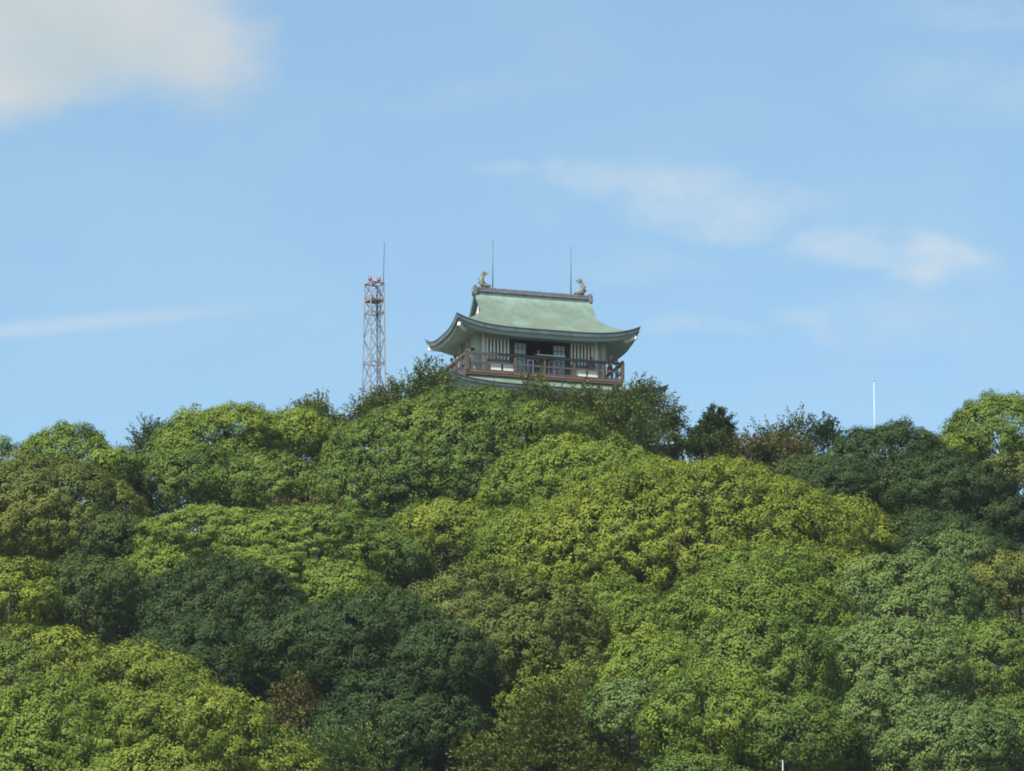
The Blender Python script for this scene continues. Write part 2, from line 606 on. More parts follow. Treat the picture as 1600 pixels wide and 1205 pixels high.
def build_top_roof():
    xs = sorted(set([round(-A + i * (A - XI) / 22, 4) for i in range(23)] + [-XI + 0.0] + [round(-XI + i * 2 * XI / 34, 4) for i in range(35)]))
    xs = [x for x in xs if x <= XI]
    left = [-A + i * (A - XI - 0.002) / 24 for i in range(25)]
    mid = [-XI + i * 2 * XI / 36 for i in range(37)]
    right = [-x for x in reversed(left)]
    xs = left + mid + right
    ys = [B * -math.cos(PI * k / 56) for k in range(57)]
    m = MB()
    m.grid([[(x, y, roof_z(x, y)) for x in xs] for y in ys])
    roof = m.build('upper_roof', M['copper'], keep)
    # raised gable slopes oversailing the gable walls
    for s in (-1, 1):
        rows_t, rows_b = [], []
        for k in range(21):
            y = s * 1.50 * k / 20
            up = 0.075 * (1 - (k / 20) ** 4) + 0.006
            z = Z_EAVE + h_main(y) + up
            rows_t.append([(-XG + i * 2 * XG / 24, y, z + 0.03 * (abs(-1 + i / 12)) ** 6 * (1 - k / 20)) for i in range(25)])
        m = MB(); m.grid(rows_t)
        m.build('gable_slope', M['copper'], roof)
    for sx in (-1, 1):
        # bargeboards
        for s in (-1, 1):
            top, bot = [], []
            for k in range(15):
                y = s * 1.30 * k / 14
                z = Z_EAVE + h_main(y) + 0.07 * (1 - (k / 20) ** 4)
                top.append(z); bot.append((y, z))
            m = MB()
            x0, x1 = sx * (XG - 0.01), sx * (XG - 0.10)
            rows = [[(x0, y, z + 0.015) for y, z in bot], [(x0, y, z - 0.20) for y, z in bot], [(x1, y, z - 0.20) for y, z in bot], [(x1, y, z - 0.01) for y, z in bot]]
            m.grid(rows)
            m.build('bargeboard', M['fascia'], keep)
        # white gable wall
        m = MB()
        ys_ = [-1.25 + 2.5 * k / 20 for k in range(21)]
        x = sx * (XI + 0.03)
        lo = Z_EAVE + h_side(XI) - 0.25
        m.grid([[(x, y, lo) for y in ys_], [(x, y, max(lo, Z_EAVE + h_main(y) - 0.03)) for y in ys_]])
        gw = m.build('gable_wall', M['plaster_white'], keep)
        m = MB()
        for k in range(1):
            yy = 0.0
            m.box(min(x, x + sx * 0.05), max(x, x + sx * 0.05), yy - 0.05, yy + 0.05, lo, Z_EAVE + h_main(abs(yy) + 0.1) - 0.25)
        m.build('gable_grille', M['dark_frame'], gw)
    eaves(keep, A, B, roof_z, 3.7, 1.4, 2.42)
    hip_beams(keep, A, B, roof_z, 0.60)
    # ridge of stacked tiles with round cover tiles along the top
    zr = Z_EAVE + RISE
    m = MB()
    m.box(-3.33, 3.33, -0.16, 0.16, zr - 0.06, zr + 0.10)
    m.box(-3.36, 3.36, -0.20, 0.20, zr + 0.10, zr + 0.135)
    m.box(-3.33, 3.33, -0.145, 0.145, zr + 0.135, zr + 0.33)
    ridge = m.build('roof_ridge', M['tile'], keep)
    m = MB()
    n = 34
    for k in range(n):
        x = -3.3 + 6.6 * (k + 0.5) / n
        m.ball((x, 0, zr + 0.335), 0.105, 0.17, 0.075, 8, 6)
    m.build('ridge_cap', M['tile'], ridge, smooth=True)
    for sx in (-1, 1):
        m = MB()
        m.box(min(sx * 3.30, sx * 3.50), max(sx * 3.30, sx * 3.50), -0.27, 0.27, zr - 0.10, zr + 0.36)
        m.box(min(sx * 3.33, sx * 3.47), max(sx * 3.33, sx * 3.47), -0.18, 0.18, zr + 0.362, zr + 0.48)
        e = m.build('ridge_end_tile', M['tile'], keep, bevel=0.03)
        m = MB(); m.ball((sx * 3.53, 0, zr + 0.09), 0.05, 0.13, 0.13); m.build('crest_boss', M['stone'], e, smooth=True)
    # the two fish ornaments
    for sx, xb in ((-1, -2.80), (1, 2.80)):
        fish(sx, xb, zr + 0.38)
    for x, ytop in ((-2.34, 3.05), (2.28, 2.98)):
        m = MB()
        m.tube([(x, 0, zr + 0.2), (x, 0, zr + 1.5), (x, 0, zr + 0.2 + ytop)], [0.036, 0.030, 0.022], 6)
        m.tube([(x, 0, zr + 0.27), (x, 0, zr + 0.42)], [0.05, 0.035], 8)
        m.build('lightning_rod', M['rod'], keep, smooth=True)


def fish(sx, xb, z0):
    """tiger-fish roof ornament: head down on the ridge facing inwards, body arched, tail up"""
    pts = [(-0.24, 0.12), (-0.08, 0.13), (0.10, 0.17), (0.19, 0.30), (0.20, 0.46), (0.13, 0.62), (0.06, 0.72)]
    rad = [0.11, 0.165, 0.185, 0.160, 0.130, 0.09, 0.055]
    P = [Vector((xb + sx * px, 0, z0 + pz)) for px, pz in pts]
    m = MB()
    # scaled, knobbly body
    fine_p, fine_r = [], []
    for i in range(len(P) - 1):
        for k in range(4):
            t = k / 4
            fine_p.append(P[i].lerp(P[i + 1], t))
            fine_r.append((rad[i] * (1 - t) + rad[i + 1] * t) * (1.10 if k % 2 else 0.93))
    fine_p.append(P[-1]); fine_r.append(rad[-1])
    m.tube(fine_p, fine_r, 10)
    m.ball((xb - sx * 0.25, 0, z0 + 0.13), 0.10, 0.12, 0.10, 10, 7)
    body = m.build('fish_ornament', M['stone'], keep)
    # tail: fan of pointed fins
    m = MB()
    tip = P[-1]
    for ang, ln in ((-62, 0.34), (-28, 0.30), (6, 0.30), (38, 0.20)):
        a = R(ang)
        d = Vector((sx * math.sin(a), 0, math.cos(a)))
        n = Vector((d.z, 0, -d.x))
        p0, p1, p2, p3 = tip - d * 0.06 - n * 0.04, tip + d * ln * 0.5 - n * 0.055, tip + d * ln, tip + d * ln * 0.5 + n * 0.055
        p4 = tip - d * 0.06 + n * 0.04
        w = Vector((0, 0.03, 0))
        m.add([p - w for p in (p0, p1, p2, p3, p4)] + [p + w for p in (p0, p1, p2, p3, p4)],
              [(0, 1, 2, 3, 4), (9, 8, 7, 6, 5), (0, 5, 6, 1), (1, 6, 7, 2), (2, 7, 8, 3), (3, 8, 9, 4), (4, 9, 5, 0)])
    m.build('tail', M['stone'], body)
    # back fins and side fins
    m = MB()
    for i in (2, 3, 4, 5):
        c = P[i]
        d = (P[min(i + 1, 6)] - P[i - 1]).normalized()
        n = Vector((d.z, 0, -d.x)) * sx
        b0, b1, t = c - d * 0.08 + n * rad[i] * 0.8, c + d * 0.08 + n * rad[i] * 0.8, c + n * (rad[i] + 0.085) + d * 0.05
        w = Vector((0, 0.025, 0))
        m.add([b0 - w, b1 - w, t - w, b0 + w, b1 + w, t + w], [(0, 1, 2), (5, 4, 3), (0, 3, 4, 1), (1, 4, 5, 2), (2, 5, 3, 0)])
    for sy in (-1, 1):
        c = P[2]
        m.add([c + Vector((0, sy * 0.10, 0.03)), c + Vector((sx * 0.12, sy * 0.12, -0.02)), c + Vector((sx * 0.05, sy * 0.27, 0.17)), c + Vector((-sx * 0.03, sy * 0.13, 0.10))],
              [(0, 1, 2), (0, 2, 3), (0, 3, 1), (1, 3, 2)])
    m.build('fin', M['stone'], body)


build_top_roof()


def build_top_storey():
    WA, WB = 3.7, 1.4
    zt = 2.44
    T = 0.12
    # walls: sides, back, and the front in pieces round the openings
    m = MB()
    m.box(-WA, -WA + T, -WB + T, WB, 0, zt)
    m.box(WA - T, WA, -WB + T, WB, 0, zt)
    m.box(-WA + T, WA - T, WB - T, WB, 0, zt)
    for s in (-1, 1):
        def bx(x0, x1, z0, z1, y0=-WB, y1=-WB + T):
            m.box(min(s * x0, s * x1), max(s * x0, s * x1), y0, y1, z0, z1)
        bx(3.14, WA, 0, zt)
        bx(1.80, 3.14, 0, 0.98)
        bx(1.80, 3.14, 2.19, zt)
    m.box(-1.80, 1.80, -WB, -WB + T, 2.24, zt)
    m.build('wall', M['wall'], keep)
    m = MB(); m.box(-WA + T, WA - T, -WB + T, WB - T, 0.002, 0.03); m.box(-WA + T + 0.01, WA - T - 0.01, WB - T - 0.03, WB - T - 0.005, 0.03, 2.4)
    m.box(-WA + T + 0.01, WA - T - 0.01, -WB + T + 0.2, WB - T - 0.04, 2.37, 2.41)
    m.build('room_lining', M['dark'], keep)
    for s in (-1, 1):
        # corner posts
        for sy in (-1, 1):
            m = MB(); m.box(s * WA - 0.15 + s * 0.012, s * WA + 0.15 + s * 0.012 - s * 0.0, sy * WB - 0.13, sy * WB + 0.13, 0, zt)
            m.build('corner_post', M['plaster'], keep)
        # lattice windows
        x0, x1 = (1.80, 3.14)
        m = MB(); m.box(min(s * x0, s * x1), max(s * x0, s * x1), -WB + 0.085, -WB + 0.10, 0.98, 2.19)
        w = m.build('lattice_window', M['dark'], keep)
        m = MB()
        for k in range(7):
            xc = s * (x0 + 0.06 + (x1 - x0 - 0.12) * k / 6)
            m = MB(); m.box(xc - 0.052, xc + 0.052, -WB - 0.04, -WB + 0.05, 0.984, 2.186)
            m.build('lattice_bar', M['slat'], w)
        m = MB(); m.box(min(s * (x0 - 0.03), s * (x1 + 0.05)), max(s * (x0 - 0.03), s * (x1 + 0.05)), -WB - 0.09, -WB - 0.003, 0.86, 0.978)
        m.build('sill', M['fascia'], w, bevel=0.01)
        # white dado panels with posts between
        for p0, p1 in ((1.84, 2.43), (2.53, 3.12)):
            m = MB(); m.box(min(s * p0, s * p1), max(s * p0, s * p1), -WB - 0.90, -WB - 0.84, 0.10, 0.56)
            m.build('parapet_board', M['plaster_white'], keep, bevel=0.008)
        m = MB(); m.box(s * 2.48 - 0.045, s * 2.48 + 0.045, -WB - 0.905, -WB - 0.83, 0.0, 0.58); m.build('board_post', M['dark_frame'], keep)
        m = MB(); m.box(s * 3.32 - 0.08, s * 3.32 + 0.08, -WB - 0.03, -WB - 0.003, 0.0, 2.43); m.build('wall_post', M['slat'], keep)
        # door jambs
        m = MB(); m.box(min(s * 1.57, s * 1.80), max(s * 1.57, s * 1.80), -WB - 0.03, -WB + 0.10, 0.0, 2.239)
        m.build('door_jamb', M['dark_frame'], keep)
        # sliding doors with a grid of panes
        x0, x1 = 0.76, 1.54
        m = MB()
        def rail(z0, z1):
            m.box(min(s * x0, s * x1), max(s * x0, s * x1), -WB + 0.035, -WB + 0.075, z0, z1)
        rail(0.03, 0.14); rail(2.04, 2.12)
        for k in range(1, 6):
            z = 0.14 + (2.04 - 0.14) * k / 6
            rail(z - 0.018, z + 0.018)
        for k in range(4):
            xc = s * (x0 + 0.03 + (x1 - x0 - 0.06) * k / 3)
            hw = 0.035 if k in (0, 3) else 0.016
            m.box(xc - hw, xc + hw, -WB + 0.028, -WB + 0.078, 0.03, 2.12)
        d = m.build('sliding_door', M['dark_frame'], keep)
        m = MB(); m.box(min(s * (x0 + 0.03), s * (x1 - 0.03)), max(s * (x0 + 0.03), s * (x1 - 0.03)), -WB + 0.052, -WB + 0.060, 0.1, 2.08)
        m.build('pane', M['pane'], d)
    m = MB(); m.box(-1.80, 1.80, -WB - 0.035, -WB + 0.11, 2.125, 2.236); m.build('door_lintel', M['dark_frame'], keep)
    # left side wall: posts and a dado
    for sx in (-1, 1):
        for yy in (-0.55, 0.45):
            m = MB(); m.box(min(sx * WA, sx * (WA + 0.035)), max(sx * WA, sx * (WA + 0.035)), yy - 0.08, yy + 0.08, 0, 2.43)
            m.build('wall_post', M['slat'], keep)


build_top_storey()


def build_balcony():
    XA, YA = 4.56, 2.37
    m = MB()
    m.box(-XA - 0.05, XA + 0.05, -YA - 0.05, YA + 0.05, -0.055, -0.004)
    m.build('balcony_floor', M['brown_pale'], keep)
    m = MB()
    m.box(-XA - 0.02, XA + 0.02, -YA - 0.02, YA + 0.02, -0.20, -0.058)
    m.build('balcony_beam', M['brown'], keep)
    m = MB()
    m.box(-XA + 0.25, XA - 0.25, -YA + 0.25, YA - 0.25, -0.55, -0.203)
    m.build('balcony_base', M['wall'], keep)
    rail = empty('railing', (0, 0, 0)); rail.parent = keep

    def seg(name, p, q, w, h, mat='brown'):
        m = MB(); m.bar(p, q, w, h); return m.build(name, M[mat], rail, bevel=0.008)
    E = 0.10
    for sy in (-1, 1):
        seg('top_rail', (-XA - E, sy * YA, 1.02), (XA + E, sy * YA, 1.02), 0.12, 0.15)
        seg('middle_rail', (-XA + 0.06, sy * YA, 0.50), (XA - 0.06, sy * YA, 0.50), 0.06, 0.085)
        seg('bottom_rail', (-XA + 0.06, sy * YA, 0.075), (XA - 0.06, sy * YA, 0.075), 0.07, 0.09)
    for sx in (-1, 1):
        seg('top_rail', (sx * XA, -YA + 0.066, 1.021), (sx * XA, YA - 0.066, 1.021), 0.12, 0.145)
        seg('middle_rail', (sx * XA, -YA + 0.09, 0.50), (sx * XA, YA - 0.09, 0.50), 0.06, 0.085)
        seg('bottom_rail', (sx * XA, -YA + 0.09, 0.075), (sx * XA, YA - 0.09, 0.075), 0.07, 0.09)
    for sx in (-1, 1):
        for sy in (-1, 1):
            m = MB(); m.box(sx * XA - 0.09, sx * XA + 0.09, sy * YA - 0.09, sy * YA + 0.09, 0.0, 0.944); m.build('corner_post', M['brown'], rail, bevel=0.01)
            m = MB(); m.ball((sx * XA, sy * YA, 1.13), 0.085, 0.085, 0.08); m.build('post_cap', M['brown'], rail, smooth=True)
    for sy in (-1, 1):
        for x in (-3.45, -1.75, -0.02, 1.72, 3.40):
            m = MB(); m.box(x - 0.06, x + 0.06, sy * YA - 0.055, sy * YA + 0.055, 0.0, 0.944); m.build('post', M['brown'], rail)
    for sx in (-1, 1):
        for y in (-1.35, -0.4, 0.5, 1.4):
            m = MB(); m.box(sx * XA - 0.055, sx * XA + 0.055, y - 0.055, y + 0.055, 0.0, 0.946); m.build('post', M['brown'], rail)
    # fine wire fence behind the rails
    m = MB()
    for k in range(75):
        x = -XA + 0.06 + (2 * XA - 0.12) * k / 74
        m.bar((x, -YA + 0.055, 0.03), (x, -YA + 0.055, 0.935), 0.011)
    for sx in (-1, 1):
        for k in range(38):
            y = -YA + 0.1 + (2 * YA - 0.2) * k / 37
            m.bar((sx * (XA - 0.05), y, 0.03), (sx * (XA - 0.05), y, 0.935), 0.011)
    m.build('wire_mesh', M['steel_dark'], rail)
    # sloping guide panel on the front rail
    m = MB()
    c = Vector((0.42, -2.18, 1.16))
    vs = []
    for dz in (0, 0.035):
        for x, y in ((-0.78, -0.20), (0.78, -0.20), (0.78, 0.26), (-0.78, 0.26)):
            vs.append((c.x + x, c.y + y, c.z + dz + (y + 0.2) * 0.30))
    m.add(vs, [(0, 3, 2, 1), (4, 5, 6, 7), (0, 1, 5, 4), (1, 2, 6, 5), (2, 3, 7, 6), (3, 0, 4, 7)])
    p = m.build('guide_panel', M['white'], keep)
    for x in (-0.55, 0.55):
        m = MB(); m.bar((c.x + x, -2.24, 0.0), (c.x + x, -2.24, 1.17), 0.05); m.build('panel_leg', M['steel_dark'], p)


build_balcony()


def skirt_roof(name, a, b, ai, bi, z_in, z_eave, lift, wall_a, wall_b, wall_z):
    def zf(x, y):
        return z_eave + lift_at(x, y, a, b, lift)
    base = eave_ring(a, b)
    rows = []
    N = 12
    for k in range(N + 1):
        t = k / N
        row = []
        for x, y in base:
            ix, iy = x * ai / a, y * bi / b
            z = z_eave + (z_in - z_eave) * ((1 - t) ** 1.35) + lift_at(x, y, a, b, lift) * t ** 2.2
            row.append((ix + (x - ix) * t, iy + (y - iy) * t, z))
        rows.append(row)
    m = MB(); ring_strip(m, rows)
    m.build(name, M['copper'], keep)
    eaves(keep, a, b, zf, wall_a, wall_b, wall_z, 0.8)
    hip_beams(keep, a, b, zf, 0.52)


def build_lower_storeys():
    skirt_roof('middle_roof', 6.6, 4.4, 4.28, 2.10, -0.24, -1.10, 0.60, 5.1, 2.9, -1.35)
    m = MB(); m.box(-5.1, 5.1, -2.9, 2.9, -3.25, -1.36); w = m.build('wall', M['wall'], keep)
    for k in range(6):
        x = -4.0 + k * 1.6
        m = MB(); m.box(x - 0.4, x + 0.4, -2.93, -2.904, -2.6, -1.8); m.build('window', M['dark_frame'], w)
    # small side gable of dark tile on each end of the second storey
    for sx in (-1, 1):
        m = MB()
        for sy in (-1, 1):
            vs = [(sx * 5.0, 0, -1.55), (sx * 6.75, 0, -1.50), (sx * 6.85, sy * 1.7, -2.35), (sx * 5.0, sy * 1.7, -2.35)]
            m.add(vs + [(x, y, z - 0.13) for x, y, z in vs], [(0, 1, 2, 3), (7, 6, 5, 4), (0, 4, 5, 1), (1, 5, 6, 2), (2, 6, 7, 3), (3, 7, 4, 0)])
        m.build('side_gable_roof', M['slate'], keep)
        m = MB(); m.box(min(sx * 5.103, sx * 6.3), max(sx * 5.103, sx * 6.3), -1.3, 1.3, -3.24, -2.5); m.build('side_gable_wall', M['wall'], keep)
    skirt_roof('lower_roof', 7.55, 5.3, 5.12, 2.92, -3.2, -4.45, 0.60, 6.2, 3.9, -4.75)
    m = MB(); m.box(-6.2, 6.2, -3.9, 3.9, -7.2, -4.76); w = m.build('wall', M['wall'], keep)
    for k in range(7):
        x = -5.1 + k * 1.7
        m = MB(); m.box(x - 0.45, x + 0.45, -3.93, -3.904, -6.5, -5.4); m.build('window', M['dark_frame'], w)
    m = MB()
    top = [(-6.7, -4.4), (6.7, -4.4), (6.7, 4.4), (-6.7, 4.4)]
    m.add([(x, y, -7.2) for x, y in top] + [(x * 1.12, y * 1.16, -13.0) for x, y in top],
          [(0, 1, 2, 3), (0, 4, 5, 1), (1, 5, 6, 2), (2, 6, 7, 3), (3, 7, 4, 0)])
    m.build('stone_base', M['rock'], keep)


build_lower_storeys()


def on_keep(x, y, z=0.0):
    c, s = math.cos(YAW), math.sin(YAW)
    return Vector((keep_loc.x + x * c - y * s, keep_loc.y + x * s + y * c, keep_loc.z + z))


# two blue standing signs by the doorway
for i, (x, lab) in enumerate(((-0.62, 'blue and white upright banner sign left of the castle doorway'), (0.60, 'blue and white upright banner sign right of the castle doorway'))):
    s_ = empty('banner_sign', on_keep(x, -1.62), YAW)
    tag(s_, lab, 'sign', 'blue signs at the castle doorway')
    m = MB(); m.box(-0.11, 0.11, -0.012, 0.012, 0.08, 1.02); m.build('panel', M['blue'], s_)
    for sx in (-1, 1):
        m = MB(); m.box(sx * 0.15 - 0.036, sx * 0.15 + 0.036, -0.025, 0.025, 0.06, 1.06); m.build('post', M['white'], s_)
    m = MB(); m.box(-0.112, 0.112, -0.022, 0.022, 1.022, 1.06); m.build('top_bar', M['white'], s_)
    m = MB(); m.box(-0.22, 0.22, -0.16, 0.16, 0.0, 0.058); m.build('foot', M['grey'], s_)

# coin-operated binoculars at both ends of the balcony
for x, y, rz, lab in ((4.28, -2.08, R(-20), 'grey coin binoculars on a post at the right end of the balcony'),
                      (-4.26, -2.08, R(15), 'dark coin binoculars on a post behind the left balcony corner')):
    v = empty('coin_binoculars', on_keep(x, y), YAW + rz)
    tag(v, lab, 'binoculars', 'binoculars on the balcony')
    mt = 'grey' if x > 0 else 'steel_dark'
    m = MB(); m.tube([(0, 0, 0), (0, 0, 0.03), (0, 0, 0.05), (0, 0, 1.05)], [0.15, 0.15, 0.05, 0.04], 12); m.build('post', M['steel_dark'], v)
    m = MB(); m.tube([(0, 0.20, 1.16), (0, 0.05, 1.19), (0, -0.22, 1.24)], [0.075, 0.115, 0.12], 12); b = m.build('body', M[mt], v, smooth=False)
    for sx in (-1, 1):
        m = MB(); m.tube([(sx * 0.06, -0.221, 1.24), (sx * 0.06, -0.30, 1.255)], [0.05, 0.055], 10); m.build('lens', M['dark'], b)


# ------------------------------------------------------------------ people on the balcony
def skin_mesh(name, joints, edges, mat, parent, levels=1):
    me = bpy.data.meshes.new(name + '_cage')
    me.from_pydata([j[0] for j in joints], edges, [])
    o = bpy.data.objects.new(name + '_cage', me)
    COL.objects.link(o)
    md = o.modifiers.new('skin', 'SKIN')
    sv = me.skin_vertices[0].data
    for k, j in enumerate(joints):
        r = j[1]
        sv[k].radius = (r, r) if not hasattr(r, '__len__') else r
        sv[k].use_root = (k == 0)
    sub = o.modifiers.new('sub', 'SUBSURF')
    sub.levels = levels
    sub.render_levels = levels
    dg = bpy.context.evaluated_depsgraph_get()
    me2 = bpy.data.meshes.new_from_object(o.evaluated_get(dg))
    me2.name = name
    bpy.data.objects.remove(o)
    me2.materials.clear()
    me2.materials.append(mat)
    me2.polygons.foreach_set('use_smooth', [True] * len(me2.polygons))
    r = bpy.data.objects.new(name, me2)
    COL.objects.link(r)
    r.parent = parent
    return r


def person(loc, rz, label, height, top, legs, hair='hair', lean=0.0, reach=0.45):
    """standing figure facing -Y, forearms brought forward to the rail"""
    p = empty('person', loc, rz)
    tag(p, label, 'person', 'visitors on the castle balcony')
    k = height / 1.70

    def L(x, y, z):
        y = y - lean * max(0.0, z - 0.9)
        return (x * k, y * k, z * k)
    J = [(L(0, 0, 0.93), (0.12 * k, 0.095 * k)), (L(0, 0, 1.12), (0.115 * k, 0.085 * k)), (L(0, 0.0, 1.34), (0.13 * k, 0.09 * k)), (L(0, 0.005, 1.43), 0.06 * k),
         (L(0, 0.0, 1.50), 0.05 * k), (L(0, -0.015, 1.585), 0.085 * k), (L(0, -0.01, 1.66), 0.075 * k)]
    Ed = [(0, 1), (1, 2), (2, 3), (3, 4), (4, 5), (5, 6)]
    for s in (-1, 1):
        b = len(J)
        J += [(L(s * 0.185, 0, 1.38), 0.05 * k), (L(s * 0.235, -0.03, 1.12), 0.042 * k), (L(s * 0.20, -reach * 0.6, 1.02), 0.034 * k), (L(s * 0.17, -reach * 0.75, 1.02), (0.036 * k, 0.018 * k))]
        Ed += [(2, b), (b, b + 1), (b + 1, b + 2), (b + 2, b + 3)]
        palm = b + 3
        for f, (fx, fl) in enumerate(((-0.03, 0.075), (-0.01, 0.085), (0.01, 0.08), (0.03, 0.06))):
            c = len(J)
            J += [(L(s * 0.17 + fx, -reach * 0.75 - 0.05, 1.015), 0.009 * k), (L(s * 0.17 + fx * 1.1, -reach * 0.75 - 0.05 - fl * 0.7, 0.985), 0.0075 * k)]
            Ed += [(palm, c), (c, c + 1)]
        c = len(J)
        J += [(L(s * 0.17 - s * 0.05, -reach * 0.75 - 0.01, 1.01), 0.011 * k), (L(s * 0.17 - s * 0.065, -reach * 0.75 - 0.055, 0.99), 0.009 * k)]
        Ed += [(b + 2, c), (c, c + 1)]
        h = len(J)
        J += [(L(s * 0.10, 0.0, 0.86), 0.085 * k), (L(s * 0.105, -0.01, 0.49), 0.058 * k), (L(s * 0.11, 0.02, 0.09), 0.042 * k), (L(s * 0.115, -0.12, 0.035), (0.04 * k, 0.03 * k))]
        Ed += [(0, h), (h, h + 1), (h + 1, h + 2), (h + 2, h + 3)]
    body = skin_mesh('body', J, Ed, M['skin'], p)
    # face and ears
    m = MB()
    c = Vector(L(0, -0.01, 1.60))
    m.ball((c.x, c.y - 0.098 * k, c.z - 0.005), 0.013 * k, 0.018 * k, 0.022 * k, 6, 5)
    m.build('nose', M['skin'], p, smooth=True)
    for s in (-1, 1):
        m = MB(); m.ball((c.x + s * 0.083 * k, c.y, c.z), 0.012 * k, 0.022 * k, 0.032 * k, 6, 5); m.build('ear', M['skin'], p, smooth=True)
        m = MB(); m.ball((c.x + s * 0.032 * k, c.y - 0.086 * k, c.z + 0.022 * k), 0.011 * k, 0.008 * k, 0.007 * k, 6, 5); m.build('eye', M['hair'], p, smooth=True)
    m = MB(); m.ball((c.x, c.y - 0.084 * k, c.z - 0.045 * k), 0.022 * k, 0.008 * k, 0.006 * k, 6, 4); m.build('mouth', M['cloth_red'], p, smooth=True)
    m = MB(); m.ball((c.x, c.y + 0.022 * k, c.z + 0.035 * k), 0.098 * k, 0.098 * k, 0.095 * k, 12, 8); m.build('hair', M[hair], p, smooth=True)
    # shirt
    Jt = [(L(0, 0, 0.95), (0.128 * k, 0.105 * k)), (L(0, 0, 1.12), (0.13 * k, 0.10 * k)), (L(0, 0, 1.34), (0.145 * k, 0.105 * k)), (L(0, 0.005, 1.44), 0.068 * k)]
    Et = [(0, 1), (1, 2), (2, 3)]
    for s in (-1, 1):
        b = len(Jt)
        Jt += [(L(s * 0.185, 0, 1.38), 0.066 * k), (L(s * 0.225, -0.015, 1.21), 0.06 * k)]
        Et += [(2, b), (b, b + 1)]
    skin_mesh('shirt', Jt, Et, M[top], p)
    Jl = [(L(0, 0, 0.95), (0.13 * k, 0.105 * k))]
    El = []
    for s in (-1, 1):
        b = len(Jl)
        Jl += [(L(s * 0.10, 0.0, 0.86), 0.098 * k), (L(s * 0.105, -0.01, 0.49), 0.072 * k), (L(s * 0.11, 0.02, 0.10), 0.06 * k)]
        El += [(0, b), (b, b + 1), (b + 1, b + 2)]
    skin_mesh('trousers', Jl, El, M[legs], p)
    return p


person(on_keep(-0.19, -1.72), YAW, 'visitor with reddish face and brown top standing in the castle doorway', 1.66, 'cloth_brown', 'cloth_navy')
person(on_keep(2.96, -1.66), YAW + R(8), 'visitor in a brick red top in front of the right lattice window', 1.46, 'cloth_red', 'cloth_navy')
person(on_keep(3.92, -2.02), YAW + R(14), 'dark haired visitor in pale pink leaning beside the grey binoculars', 1.62, 'cloth_pink', 'cloth_navy', lean=0.25)
person(on_keep(-4.24, 0.75), YAW - R(80), 'visitor in red and white at the left side railing', 1.58, 'cloth_red', 'cloth_pale', lean=0.15)
person(on_keep(-4.22, 1.45), YAW - R(95), 'visitor in pale clothes at the far end of the left side railing', 1.60, 'cloth_pale', 'cloth_navy', lean=0.15)

